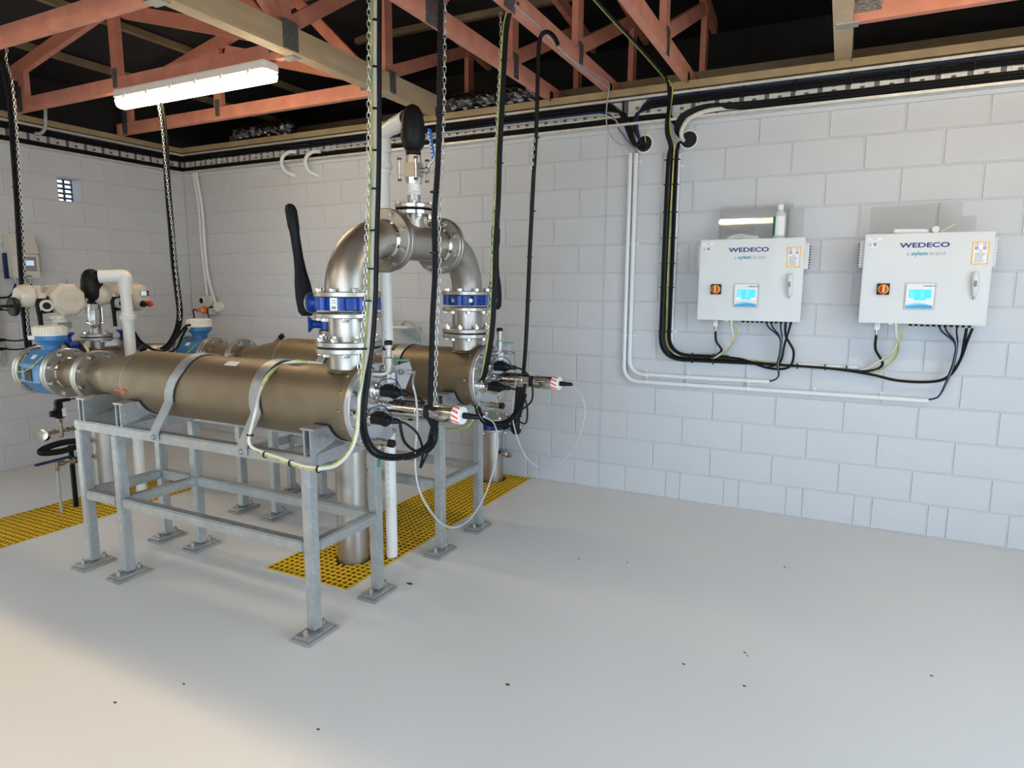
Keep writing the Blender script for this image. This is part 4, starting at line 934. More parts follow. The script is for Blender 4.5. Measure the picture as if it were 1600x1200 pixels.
b = MB(); b.lathe(o_, d_, [(0, .014), (.03, .014)], 14); b.build('nipple', 'blkplastic', t)
b = MB(); b.lathe(o_+d_*.03, d_, [(0, .020), (.02, .020), (.022, .016), (.035, .025), (.055, .025), (.062, .017), (.085, .019), (.10, .012)], 14); b.build('body', 'dullsteel', t, 30)
b = MB(); b.cyl(o_+d_*.075, o_+d_*.075+Vector((0, 0, .03)), .008, 10); b.build('stem', 'dullsteel', t)
b = MB(); b.bar(o_+d_*.075+Vector((0, 0, .034)), o_+d_*.02+Vector((-.03, 0, .028)), .012, .004); b.build('lever', 'handleblue', t)
# ================================================================ WALL BASIN BEHIND THE REACTORS
t = thing('wall_basin', (-1.69, -.16, 1.15), 'white round wall shelf on bracket behind the near riser', 'basin')
b = MB(); b.lathe((-1.69, -.165, 1.155), (0, 0, 1), [(0, .13), (.012, .148), (.022, .15), (.026, .148)], 44); b.build('plate', 'white', t)
b = MB(); b.prism([(-.001, 1.155), (-.25, 1.155), (-.25, 1.14), (-.02, 1.05), (-.001, 1.05)], 0, -1.61, -1.604); b.box(-1.62, -1.585, -.03, -.001, 1.04, 1.155); b.build('bracket', 'galv', t)
cable('hose', [(-1.66, -.17, 1.19), (-1.60, -.20, 1.215), (-1.50, -.24, 1.195), (-1.40, -.28, 1.12), (-1.37, -.30, 1.02), (-1.38, -.30, .9)], .013, 'greycable', 'grey hose arching from the white wall shelf down behind the far reactor', 'hose')
t = thing('hose_cock', (-1.84, -.17, 1.18), 'small hose cock with orange tip on the white wall shelf', 'valve')
b = MB(); b.lathe((-1.80, -.17, 1.182), (0, 0, 1), [(0, .02), (.02, .02), (.022, .013), (.06, .013), (.062, .02), (.08, .02)], 14); b.build('body', 'blkplastic', t)
b = MB(); b.cyl((-1.80, -.17, 1.262), (-1.80, -.17, 1.32), .012, 12); b.build('tip', 'orange', t)
b = MB(); b.box(-1.88, -1.80, -.18, -.16, 1.215, 1.235, .003); b.build('arm', 'boxbeige', t)
# ================================================================ CONTROL PANELS
def panel(label):
    t = thing('control_panel', (.7, 0, 1.295), label, 'control panel', 'white control panels on the block wall')
    x0, x1, z0, z1, d = .71, 1.325, 1.295, 1.80, .21
    b = MB(); b.box(x0+.004, x1-.004, -(d-.018), -.012, z0+.003, z1-.003, .005); b.build('cabinet', 'boxgrey', t)
    b = MB(); b.box(x0, x1, -d, -(d-.016), z0, z1, .004); dr = b.build('door', 'boxgrey', t)
    for xx in (x0+.05, x1-.06):
        b = MB(); b.box(xx-.025, xx+.025, -.03, -.004, z1-.003, z1+.014, .003); b.build('mounting_lug', 'boxgrey', t)
    for s, xx in ((-1, x0), (1, x1)):                  # louvred hoods on both flanks
        b = MB(); xa, xb_ = (xx-.022, xx+.003) if s < 0 else (xx-.003, xx+.022)
        b.prism([(-.16, z1-.03), (-.03, z1-.03), (-.03, z1-.185), (-.16, z1-.185)], 0, xa, xb_); hd = b.build('vent_hood', 'boxgrey', t, flat=True)
        for k in range(9):
            zz = z1-.045-.0155*k; bb = MB(); xq = xa-.003 if s < 0 else xb_+.003
            bb.box(min(xq, xq-s*.004), max(xq, xq-s*.004), -.155, -.04, zz-.009, zz-.002); bb.build('louvre', 'gasket', hd, flat=True)
            bb = MB(); bb.box(min(xa, xq+s*.006) if s < 0 else xb_, xa if s < 0 else xq+s*.004, -.158, -.035, zz-.002, zz+.002); bb.build('louvre_blade', 'boxgrey', hd, flat=True)
    yf = -d-.0005
    text('WEDECO', .036, (x0+.178, yf, z1-.078), (1, 0, 0), (0, 0, 1), 'deepblue', 'lettering', dr, 1.52, .0011, 1.0)
    text('a', .030, (x0+.214, yf, z1-.122), (1, 0, 0), (0, 0, 1), 'greytext', 'lettering', dr, 1.0)
    text('xylem', .031, (x0+.236, yf, z1-.122), (1, 0, 0), (0, 0, 1), 'teal', 'lettering', dr, 1.05, .0007)
    text('brand', .030, (x0+.323, yf, z1-.122), (1, 0, 0), (0, 0, 1), 'greytext', 'lettering', dr, 1.06)
    # stickers top left
    b = MB(); b.box(x0+.014, x0+.088, yf-.0004, yf, z1-.036, z1-.020); b.box(x0+.016, x0+.062, yf-.0004, yf, z1-.074, z1-.042); st = b.build('sticker', 'paper', dr, flat=True)
    b = MB()
    for a, c, e, f in ((.020, .040, .050, .054), (.020, .036, .060, .064), (.022, .034, .066, .068), (.046, .060, .048, .066), (.04, .06, .026, .029)): b.box(x0+a, x0+c, yf-.0007, yf-.0004, z1-f, z1-e)
    b.build('sticker_print', 'print', st, flat=True)
    # warning label
    wx0, wx1, wz0, wz1 = x1-.098, x1-.022, z1-.175, z1-.055
    b = MB(); b.box(wx0, wx1, yf-.0004, yf, wz0, wz1); wl = b.build('warning_label', 'amber', dr, flat=True)
    b = MB(); b.box(wx0+.006, wx1-.006, yf-.0007, yf-.0004, wz0+.006, wz1-.005); b.build('label_face', 'paper', wl, flat=True)
    for cx, cz, mt in ((.26, .88, 'red'), (.74, .88, 'red'), (.26, .72, 'handleblue'), (.74, .72, 'handleblue')):
        cxx, czz = wx0+cx*(wx1-wx0), wz0+cz*(wz1-wz0)
        b = MB(); b.disc((cxx, yf-.0006, czz), (0, -1, 0), .0082, .0004, 18, .0001); sg = b.build('safety_symbol', mt, wl)
        b = MB(); b.disc((cxx, yf-.0009, czz), (0, -1, 0), .0055 if mt == 'red' else .0035, .0004, 12, .0001); b.build('symbol_centre', 'paper', sg)
    b = MB(); cxx, czz = (wx0+wx1)/2, wz0+.62*(wz1-wz0); b.prism([(cxx-.008, czz-.006), (cxx+.008, czz-.006), (cxx, czz+.008)], 1, yf-.0011, yf-.0007); b.build('warning_triangle', 'amber', wl, flat=True)
    b = MB()
    for k in range(9): zz = wz0+.012+.006*k; b.box(wx0+.014, wx0+.014+random.uniform(.03, .048), yf-.001, yf-.0007, zz, zz+.0022)
    b.build('label_print', 'print', wl, flat=True)
    # isolator switch
    sx, sz = x0+.113, z0+.195
    b = MB(); b.box(sx-.032, sx+.032, -d-.014, -d, sz-.032, sz+.032, .002); isw = b.build('isolator_plate', 'blkplastic', dr)
    b = MB(); b.lathe((sx, -d-.014, sz), (0, -1, 0), [(0, .027), (.006, .027), (.008, .024)], 30); b.build('isolator_ring', 'amber', isw)
    b = MB(); b.lathe((sx, -d-.02, sz), (0, -1, 0), [(0, .021), (.008, .021), (.010, .018)], 28); b.box(sx-.008, sx+.008, -d-.044, -d-.026, sz-.032, sz+.026, .003); b.build('isolator_knob', 'red', isw, 35)
    b = MB(); b.box(sx-.006, sx+.006, -d-.0455, -d-.044, sz-.018, sz+.024); b.build('knob_inlay', 'amber', isw, flat=True)
    # touch screen
    tx0, tx1, tz0, tz1 = x0+.222, x0+.372, z0+.082, z0+.232
    b = MB(); b.box(tx0, tx1, -d-.008, -d, tz0, tz1, .003); ts = b.build('touch_screen', 'screenframe', dr)
    b = MB(); b.box(tx0+.006, tx1-.010, -d-.0086, -d-.008, tz0+.006, tz1-.006); b.build('bezel', 'white', ts, flat=True)
    b = MB(); b.box(tx0+.020, tx1-.022, -d-.0094, -d-.0085, tz0+.052, tz1-.038); scn = b.build('screen', 'screen', ts, flat=True)
    b = MB(); b.box(tx0+.020, tx0+.045, -d-.0098, -d-.0094, tz0+.053, tz0+.062); b.box(tx1-.046, tx1-.022, -d-.0098, -d-.0094, tz0+.053, tz0+.062)
    for k in range(4):
        for xx, ww in ((tx0+.026, .020), (tx0+.076, .016)): b.box(xx, xx+ww, -d-.0098, -d-.0094, tz1-.050-.010*k, tz1-.0485-.010*k)
    b.build('screen_text', 'screenlight', scn, flat=True)
    text('WEDECO', .010, (tx1-.066, -d-.0088, tz1-.022), (1, 0, 0), (0, 0, 1), 'deepblue', 'lettering', ts, 1.4, .0003)
    n = 14; wv = lambda u, a: a+.006*math.sin(u*4.2-1)
    for mt, a, off in (('wavelight', .024, -.0091), ('waveblue', .015, -.0095)):
        b = MB(); xs_ = [tx0+.008+(tx1-tx0-.020)*i/n for i in range(n+1)]
        poly = [(xs_[0], tz0+.007), (xs_[-1], tz0+.007)]+[(xs_[i], tz0+.007+wv(i/n*(1 if mt == 'waveblue' else 1.3), a)) for i in range(n, -1, -1)]
        b.prism(poly, 1, -d+off-.0003, -d+off); b.build('wave_print', mt, ts, flat=True)
    # swing handle
    hx, hz = x1-.070, z0+.225
    b = MB(); vs = []; fs = []
    prof = [(-.066, .007, .008), (-.062, .010, .012), (-.03, .014, .017), (.02, .018, .021), (.05, .016, .020), (.066, .010, .014), (.070, .004, .006)]
    for (s, hw_, ht) in prof:
        for k in range(12):
            an = 2*math.pi*k/12; vs.append((hx+hw_*math.cos(an)-s*.04, -d-.012-ht*(.5+.5*math.sin(an)), hz+s))
    for i in range(len(prof)-1):
        for k in range(12): fs.append((i*12+k, i*12+(k+1) % 12, i*12+12+(k+1) % 12, i*12+12+k))
    fs += [tuple(range(12)), tuple((len(prof)-1)*12+k for k in range(12))]
    b.add(vs, fs); b.box(hx-.012, hx+.012, -d-.016, -d, hz-.055, hz+.055, .004); hd = b.build('door_handle', 'boxgrey', dr, 45)
    b = MB(); b.box(hx-.008, hx+.006, -d-.0345, -d-.031, hz-.014, hz+.018, .002); b.build('lock_cover', 'print', hd)
    b = MB(); b.cyl((hx+.002, -d-.012, hz-.064), (hx+.002, -d-.012, hz-.082), .006, 10); b.build('padlock_lug', 'dullsteel', hd)
    # glands and connectors under the cabinet
    for k in range(11):
        xx = x0+.273+.0285*k; b = MB(); b.lathe((xx, -.10, z0+.003), (0, 0, -1), [(0, .012), (.008, .012), (.010, .009), (.020, .008)], 12); b.build('cable_gland', 'blkplastic', t)
        if k < 5: b = MB(); b.cyl((xx, -.10, z0-.017), (xx, -.10, z0-.023), .005, 8); b.build('blanking_plug', 'white', t)
    b = MB(); b.box(x0+.090, x0+.118, -.115, -.085, z0-.045, z0+.002, .003); b.cyl((x0+.104, -.10, z0-.045), (x0+.104, -.10, z0-.075), .009, 12); b.build('bus_connector', 'dullsteel', t)
    b = MB(); b.cyl((x0+.20, -.10, z0+.003), (x0+.20, -.10, z0-.018), .012, 12); b.build('cable_gland', 'white', t)
    b = MB(); b.box(x0+.160, x0+.185, -.11, -.09, z0-.012, z0+.002, .002); b.build('earth_stud', 'brass', t)
    return t
pn1 = panel('left of the two white control panels, bottle standing on it')
dxp = .928; pn2 = tree_copy(pn1, loc=(.7+dxp, 0, 1.302), label='right of the two white control panels, bags and cable ties on top')
# clear acrylic covers propped on the panels
b = MB(); b.prism([(.80, 1.815), (1.30, 1.815), (1.30, 1.99), (1.235, 1.99), (1.235, 2.02), (.80, 2.02)], 1, -.055, -.051)
b.v = [Vector((v.x, v.y+(v.z-1.815)*.036-.01, v.z)) for v in b.v]; tag(b.build('acrylic_sheet', 'acrylic', flat=True), 'clear acrylic sheet leaning on the wall behind the bottle', 'plastic sheet')
b = MB(); b.box(.80, 1.02, -.105, -.101, 1.815, 1.935); b.v = [Vector((v.x, v.y+(v.z-1.815)*.036, v.z)) for v in b.v]
tag(b.build('acrylic_sheet', 'acrylic', flat=True), 'smaller clear acrylic sheet in front on the left panel', 'plastic sheet')
b = MB(); b.prism([(1.66, 1.823), (2.18, 1.823), (2.18, 1.905), (2.11, 1.905), (2.11, 1.985), (1.66, 1.975)], 1, -.055, -.051)
b.v = [Vector((v.x, v.y+(v.z-1.82)*.036-.01, v.z)) for v in b.v]; tag(b.build('acrylic_sheet', 'acrylic', flat=True), 'clear acrylic sheet with notched corner behind the right panel', 'plastic sheet')
# bottle
BX, BYY, BZ = 1.165, -.115, 1.801
t = thing('plastic_bottle', (BX, BYY, BZ), 'white plastic bottle with green label on the left panel', 'bottle')
b = MB(); b.lathe((BX, BYY, BZ), (0, 0, 1), [(0, .033), (.004, .036), (.145, .036), (.162, .030), (.17, .018), (.176, .017)], 28); b.build('body', 'bottle', t, 40)
b = MB(); b.lathe((BX, BYY, BZ+.174), (0, 0, 1), [(0, .0195), (.032, .019), (.034, .016)], 24); b.build('cap', 'white', t)
for mt, a0, a1, nm in (('green', math.radians(175), math.radians(238), 'green_label'), ('paper', math.radians(238), math.radians(330), 'white_label')):
    vs = []; fs = []
    for i in range(9):
        an = a0+(a1-a0)*i/8
        for z in (BZ+.02, BZ+.135): vs.append((BX+.0367*math.cos(an), BYY+.0367*math.sin(an), z))
    for i in range(8): fs.append((2*i, 2*i+2, 2*i+3, 2*i+1))
    b = MB(); b.add(vs, fs); b.build(nm, mt, t)
# odds and ends on the panels
b = MB(); b.box(1.78, 1.95, -.16, -.09, 1.811, 1.835, .006); b.v = [Vector((v.x, v.y, v.z+.006*math.sin(v.x*60))) for v in b.v]; tag(b.build('document_bag', 'paper'), 'folded paper document bag on top of the right panel', 'document')
b = MB(); b.lathe((1.985, -.13, 1.829), (0, -1, 0), [(-.02, .018), (.02, .018)], 22); tag(b.build('tape_roll', 'white'), 'small white tape roll on top of the right panel', 'tape')
b = MB(); b.bar((2.01, -.12, 1.815), (2.08, -.10, 1.86), .006, .003); tag(b.build('cable_strip', 'white', flat=True), 'thin white plastic strip sticking up on the right panel', 'strip')
b = MB(); b.tube([(.86, -.14, 1.806), (.93, -.13, 1.822), (.99, -.14, 1.812), (1.05, -.13, 1.808)], .012, 8, rfun=lambda L, t: .012+.008*math.sin(t*3.1)); tag(b.build('plastic_bag', 'bottle'), 'crumpled clear plastic bag on top of the left panel', 'bag')
# ================================================================ WALL CONDUITS AND CABLES
def conduit(pts, r, label, clips, grp=None, mat='conduit'):
    t = thing('conduit', tuple(Vector(pts[0])), label, 'conduit', grp)
    P_ = [Vector(p) for p in pts]; b = MB(); b.tube(P_, r, 14, n=6); b.build('pipe', mat, t, 50)
    for (c, d) in clips:
        c = Vector(c); bb = MB(); bb.ring(c-Vector(d)*.008, d, r+.004, r-.001, .016, 20)
        e = Vector((1, 0, 0)) if abs(Vector(d).z) > .5 else Vector((0, 0, 1)); q = c+e*(r+.012); bb.box(q.x-.008, q.x+.008, -.008, 0, q.z-.008, q.z+.008); bb.build('clip', mat, t)
    return t
CY = -.022
def lpath(x, zt, zb, xe, R): 
    return [(x, CY, zt), (x, CY, (zt+zb)/2), (x, CY, zb+R+.25), (x, CY, zb+R+.06), (x, CY, zb+R)]+[(x+R-R*math.cos(a), CY, zb+R-R*math.sin(a)) for a in (.4, .8, 1.2)]+[(x+R, CY, zb), (x+R+.06, CY, zb), (x+R+.3, CY, zb), ((x+xe)/2+.2, CY, zb+.003), (xe, CY, zb+.006)]
conduit(lpath(.176, 2.41, .835, 2.045, .10), .0155, 'outer white conduit dropping from the left sleeve and running to the right panel', [((.176, CY, z), (0, 0, 1)) for z in (2.35, 1.80, 1.16)]+[((x, CY, .836+(x-.3)*.003), (1, 0, 0)) for x in (.34, .63, 1.03, 1.43, 1.80)], 'twin white conduits')
conduit(lpath(.216, 2.405, .888, 1.158, .10), .0155, 'inner white conduit dropping from the left sleeve and ending under the left panel', [((.216, CY, z), (0, 0, 1)) for z in (2.35, 1.80, 1.16)]+[((x, CY, .889), (1, 0, 0)) for x in (.34, .63, 1.03)], 'twin white conduits')
conduit(lpath(.508, 2.38, 1.012, 1.66, .12), .012, 'white conduit mostly hidden behind the black cable bundle', [((.508, CY+.004, z), (0, 0, 1)) for z in (2.3, 1.75, 1.2)])
# black bundle from the second sleeve
cols = ['blk', 'blk', 'blk', 'yellowgreen', 'blk', 'blk']
BP = []
for i in range(6):
    x = .432+.0145*i; R = .12+.012*(5-i)*.4; zb = 1.005+.0085*i; y = -.040-.012*(i % 2)
    top = [(.428+.008*i, -.055, 2.80), (.432+.006*i, -.062, 2.66), (.425+.008*i, -.07, 2.58), (.43+.01*i, -.07, 2.50), (.452+.010*i, -.055, 2.42), (x+.005, y, 2.33)] if i < 4 else [(HX2-.01, .04, 2.45), (HX2-.035, -.03, 2.45), (.50+.01*(i-4), -.055, 2.41), (x, y, 2.34)]
    dq = -3 if i == 3 else 1
    if i in (0, 3): top = [tuple(v) for v in (at(926+dq, -6, Y=-1.4), at(960+dq, 32, Y=-1.05), at(1000+dq, 75, Y=-.62), at(1036+dq, 116, Y=-.12))]+top
    body = [(x, y, 1.9), (x, y, 1.4), (x, y, zb+R+.08), (x, y, zb+R)]+[(x+R-R*math.cos(a), y, zb+R-R*math.sin(a)) for a in (.5, 1.0)]+[(x+R, y, zb), (x+R+.1, y, zb), (.9, y, zb+.002)]
    if i == 0: end = [(1.2, y, 1.01), (1.5, y, 1.006), (1.70, y, 1.0), (1.79, y-.01, 1.045), (1.745, -.08, 1.14), (1.742, -.10, 1.23)]
    elif i in (1, 2): end = [(1.2, y, 1.012), (1.5, y, 1.006), (1.72, y, .985), (1.88, y, .955), (2.05, y, .96), (2.13, y-.01, 1.0), (2.175, -.07, 1.10), (2.18+.014*(i-1), -.10, 1.21), (2.184+.028*(i-1), -.10, 1.282)]
    elif i == 3: end = [(1.2, y, 1.02), (1.5, y, 1.012), (1.70, y, .995), (1.80, y-.015, 1.03), (1.86, -.085, 1.12), (1.85, -.10, 1.22), (1.838, -.10, 1.285)]
    elif i == 4: end = [(1.0, y, 1.03), (1.15, y, .985), (1.27, -.06, 1.0), (1.295, -.08, 1.10), (1.245, -.10, 1.20), (1.238, -.10, 1.278)]
    else: end = [(.82, y, 1.048), (.852, -.06, 1.09), (.82, -.09, 1.15), (.814, -.10, 1.215)]
    lab = ['black cable of the wall bundle ending at the connector under the right panel', 'black cable of the wall bundle reaching the outer gland of the right panel', 'black cable of the wall bundle reaching the inner end gland of the right panel',
           'yellow-green earth cable in the black wall bundle', 'black cable of the wall bundle curling up to the right end of the left panel', 'black cable curling up to the connector under the left panel'][i]
    if i == 3: body = [(a, (-.058 if c > 1.3 else -.028), c) for a, b_, c in body]; end = [(a, (-.028 if a < 1.75 else b_), c) for a, b_, c in end]
    cable('wall_cable', top+body+end, .0075 if i != 3 else .0048, cols[i], lab, n=6)
for k, z in enumerate((2.34, 2.18, 2.0, 1.83, 1.66, 1.5, 1.2)):
    b = MB(); b.box(.420, .520, -.064, -.026, z-.003, z+.003, .002); tag(b.build('cable_tie', 'blkplastic'), 'black cable tie round the vertical cable bundle left of the panels', 'cable tie', 'ties on the vertical bundle')
for k, x in enumerate((.66, .80, 1.32, 1.48, 1.60)):
    b = MB(); b.box(x-.003, x+.003, -.064, -.026, .99, 1.062 if x < 1.2 else 1.03, .002); tag(b.build('cable_tie', 'blkplastic'), 'black cable tie round the horizontal cable bundle below the panels', 'cable tie', 'ties on the horizontal bundle')
for q, (dx, zz, lab) in enumerate(((0, 0, 'left'), (dxp, .007, 'right'))):
    # white + green pair, then the six signal cables into the conduit end
    ex = .71+.20+dx; zb = 1.295+zz
    cable('wall_cable', [(ex, -.10, zb-.015), (ex+.004, -.10, zb-.06), (ex+.016, -.09, zb-.12), (ex-.012, -.075, zb-.19), (ex-.08, -.055, zb-.245), (ex-.13, -.034, zb-.27-.9*zz*3), (ex-.17, -.030, zb-.28-.9*zz*3)], .008, 'whitecable', f'white cable looping from the gland of the {lab} panel into the bundle')
    cable('wall_cable', [(ex-.02, -.10, zb-.008), (ex+.01, -.105, zb-.012), (ex+.036, -.10, zb-.06), (ex+.026, -.095, zb-.12), (ex-.006, -.083, zb-.19), (ex-.075, -.060, zb-.245), (ex-.13, -.032, zb-.268-.9*zz*3), (ex-.16, -.028, zb-.28-.9*zz*3)], .004, 'yellowgreen', f'thin earth wire beside the white cable of the {lab} panel')
    tx = 1.158 if q == 0 else 2.045; tz = .895 if q == 0 else .846
    for k in range(4):
        gx = .71+.273+.0285*(5+k)+dx; jx = .71+.273+.0285*8.1+dx
        cable('wall_cable', [(gx, -.10, zb-.016), (gx*.8+jx*.2, -.10, zb-.045), (jx-.004+.004*k, -.095, zb-.11), (jx+.002*k, -.085, zb-.20), (jx-.012+.003*k, -.07, zb-.28), (tx+.055, -.045, tz+.045), (tx+.022, -.028, tz+.010), (tx-.03, CY, tz)], .0045 if k else .005, ['navy', 'blk', 'greycable', 'blk'][k],
              [f'blue cable from the {lab} panel down into the conduit end', f'second black cable from the {lab} panel into the conduit end', f'grey cable from the {lab} panel down into the conduit end', f'outer black cable from the {lab} panel into the conduit end'][k])
gx = .71+.273+.0285*10; cable('wall_cable', [(gx, -.10, 1.28), (gx-.012, -.10, 1.22), (gx-.03, -.085, 1.14), (gx-.05, -.06, 1.03), (gx-.13, -.05, .99)], .0065, 'blk', 'black cable from the last gland of the left panel into the bundle')
# white curved hooks into the wall at left, and corner conduits
for i, (x, z0) in enumerate(((-2.96, 2.665), (-2.68, 2.645))):
    lab = ['left of two white curved conduits entering the wall under the tray', 'right of two white curved conduits entering the wall under the tray'][i]
    cable('conduit', [(x+.11, -.055, z0), (x+.04, -.075, z0), (x-.02, -.085, z0-.035), (x-.045, -.08, z0-.09), (x-.035, -.05, z0-.15), (x+.005, -.012, z0-.18), (x+.03, .02, z0-.19)], .016, 'conduit', lab, 'conduit', 'curved white conduits')
cable('conduit', [(-4.225, -.03, 2.585), (-4.22, -.03, 2.50), (-4.185, -.03, 2.25), (-4.18, -.03, 1.9), (-4.16, -.03, 1.6), (-4.135, -.035, 1.395)], .013, 'conduit', 'white conduit in the far corner ending on the socket', 'conduit', 'corner conduits')
cable('conduit', [(-4.19, -.03, 2.585), (-4.18, -.03, 2.50), (-4.14, -.03, 2.25), (-4.135, -.03, 1.9), (-4.12, -.03, 1.62), (-4.07, -.03, 1.42), (-4.02, -.03, 1.31)], .015, 'conduit', 'white conduit in the far corner ending on the small round box', 'conduit', 'corner conduits')
t = thing('power_socket', (-4.14, 0, 1.2), 'grey weatherproof power socket in the far corner with orange plug', 'socket')
b = MB(); b.box(-4.215, -4.055, -.075, 0, 1.205, 1.395, .008); b.build('body', 'boxbeige', t)
b = MB(); b.lathe((-4.165, -.075, 1.345), (0, -1, 0), [(0, .034), (.012, .034)], 26); b.build('switch_ring', 'white', t)
b = MB(); b.disc((-4.165, -.086, 1.345), (0, -1, 0), .028, .003, 24, .001); b.build('switch', 'blk', t)
t = thing('plug', (-4.14, -.08, 1.25), 'orange power plug with clear collar in the corner socket', 'plug')
b = MB(); b.lathe((-4.125, -.076, 1.252), (0, -1, 0), [(0, .036), (.025, .036), (.03, .028)], 24); b.build('collar', 'orange', t)
b = MB(); b.lathe((-4.125, -.106, 1.252), (0, -1, 0), [(0, .020), (.03, .022)], 20); b.build('sleeve', 'bottle', t)
b = MB(); b.lathe((-4.125, -.136, 1.252), (0, -1, 0), [(0, .018), (.04, .016), (.045, .01)], 18); b.build('cap', 'orange', t)
b = MB(); b.tube([(-4.125, -.18, 1.252), (-4.125, -.205, 1.262), (-4.125, -.215, 1.24), (-4.125, -.21, 1.20), (-4.12, -.20, 1.10)], .006, 8); b.build('cord', 'blk', t)
t = thing('junction_box', (-4.0, 0, 1.24), 'small round white junction box beside the corner socket', 'junction box')
b = MB(); b.lathe((-3.995, 0, 1.285), (0, -1, 0), [(0, .048), (.05, .048), (.055, .043)], 28); b.cyl((-4.03, -.05, 1.285), (-4.03, -.07, 1.285), .02, 16); b.build('body', 'pvc', t)
b = MB(); b.cyl((-4.03, -.07, 1.285), (-4.03, -.085, 1.285), .012, 14); b.build('entry', 'blk', t)
cable('cable', [(-4.03, -.085, 1.285), (-4.07, -.09, 1.275), (-4.09, -.08, 1.23), (-4.10, -.06, 1.15), (-4.10, -.05, 1.05)], .005, 'blk', 'thin black cable hanging from the small round junction box')
# ================================================================ LEFT WALL INSTRUMENTS
LXW = XL
t = thing('transmitter_box', (LXW, -1.56, 1.53), 'beige wall transmitter with raised sun hood and small grey display', 'transmitter')
b = MB(); b.box(LXW+.01, LXW+.13, -1.66, -1.47, 1.545, 1.735, .008); b.build('case', 'boxbeige', t)
b = MB(); b.prism([(LXW+.01, 1.70), (LXW+.14, 1.74), (LXW+.085, 1.885), (LXW+.01, 1.885)], 1, -1.658, -1.472); b.build('sun_hood', 'boxbeige', t)
b = MB(); b.box(LXW+.13, LXW+.134, -1.59, -1.495, 1.60, 1.715, .001); w_ = b.build('display_window', 'print', t)
b = MB(); b.box(LXW+.134, LXW+.1348, -1.575, -1.515, 1.645, 1.685); b.build('display', 'lcd', w_, flat=True)
b = MB(); b.box(LXW+.13, LXW+.1315, -1.575, -1.54, 1.556, 1.564); b.build('badge', 'blk', t, flat=True)
b = MB(); b.box(LXW+.004, LXW+.05, -1.675, -1.655, 1.54, 1.74, .004); b.build('back_plate', 'navy', t)
for k, y in enumerate((-1.63, -1.575, -1.52)):
    b = MB(); b.lathe((LXW+.07, y, 1.547), (0, 0, -1), [(0, .012), (.02, .012), (.022, .008), (.05, .007)], 10); b.build('cable_gland', 'greycable', t)
for k, (y, pts) in enumerate(((-1.63, [(LXW+.07, -1.63, 1.50), (LXW+.06, -1.66, 1.42), (LXW+.05, -1.72, 1.39), (LXW+.05, -1.95, 1.40)]), (-1.52, [(LXW+.07, -1.52, 1.50), (LXW+.065, -1.52, 1.42), (LXW+.05, -1.55, 1.34), (LXW+.04, -1.60, 1.25)]))):
    cable('cable', pts, .008, 'blk', ['black cable bending left from under the beige transmitter', 'black cable hanging straight down from the beige transmitter'][k])
for k, z in enumerate((1.30, 1.06, .99)):
    t = thing('wall_sensor_lead', (LXW, -1.74, z), ['upper black gland and lead near the left frame edge', 'middle black gland and lead near the left frame edge', 'lowest black gland and lead near the left frame edge'][k], 'cable', 'black leads at the left frame edge')
    b = MB(); b.lathe((LXW+.06, -1.80, z), (0, 1, 0), [(0, .022 if k == 0 else .014), (.03, .022 if k == 0 else .014), (.035, .012), (.06, .010)], 14); b.build('gland', 'blk', t)
    b = MB(); b.tube([(LXW+.06, -1.75, z), (LXW+.07, -1.68, z-.012), (LXW+.08, -1.60, z-.005), (LXW+.09, -1.54, z+.02)], .006, 8); b.build('lead', 'blk', t)
t = thing('cable_ladder', (LXW, -1.76, .9), 'grey upright cable ladder at the left edge of the frame', 'cable ladder')
for dy in (0, -.2):
    b = MB(); b.box(LXW+.03, LXW+.05, -1.76+dy, -1.748+dy, .85, 1.65, .002); b.build('stile', 'galv', t)
for k in range(16): b = MB(); zz = .88+.05*k; b.box(LXW+.03, LXW+.045, -1.948, -1.76, zz, zz+.014); b.build('rung', 'galv', t, flat=True)
# pressure instruments on the left down pipe
PX, PY = XH-.02, YM
t = thing('pressure_gauge_set', (PX, PY-.12, .47), 'pressure transmitter and gauge on brass fittings at the left down pipe', 'gauge')
b = MB(); b.cyl((PX, PY-.07, .545), (PX, PY-.36, .545), .011, 12)
for yy in (-.14, -.18, -.22, -.30): b.lathe((PX, PY+yy, .545), (0, -1, 0), [(0, .017), (.022, .017)], 8)
b.lathe((PX, PY-.27, .50), (0, 0, 1), [(0, .010), (.02, .016), (.07, .016), (.072, .011), (.13, .011)], 12); b.build('manifold', 'brass', t)
b = MB(); b.lathe((PX, PY-.38, .535), (.55, -.75, .25), [(-.03, .035), (0, .040), (.022, .040), (.024, .034)], 24); gg = b.build('gauge', 'bright', t)
b = MB(); b.box(PX-.020, PX+.020, PY-.295, PY-.245, .63, .70, .004); b.box(PX-.017, PX+.017, PY-.290, PY-.25, .70, .745, .004); b.box(PX-.015, PX+.02, PY-.285, PY-.20, .735, .755, .004); b.box(PX-.016, PX+.016, PY-.325, PY-.295, .645, .685, .004); tm = b.build('transmitter', 'blkplastic', t)
b = MB(); b.box(PX+.0202, PX+.021, PY-.262, PY-.238, .64, .695); b.build('transmitter_label', 'paper', tm, flat=True)
b = MB(); b.box(PX-.013, PX+.013, PY-.283, PY-.257, .60, .632, .003); b.build('adaptor', 'brass', t)
b = MB(); b.box(PX+.011, PX+.0125, PY-.265, PY-.258, .61, .618); b.build('red_dot', 'red', t, flat=True)
b = MB(); b.tube([(PX, PY-.20, .745), (PX, PY-.12, .742), (PX+.02, PY-.05, .73), (PX+.1, PY+.05, .72)], .004, 8); b.build('lead', 'blk', t)
t = thing('hose_loop', (PX, PY-.2, .43), 'black rubber hose loop with brass valve below the pressure gauge', 'hose')
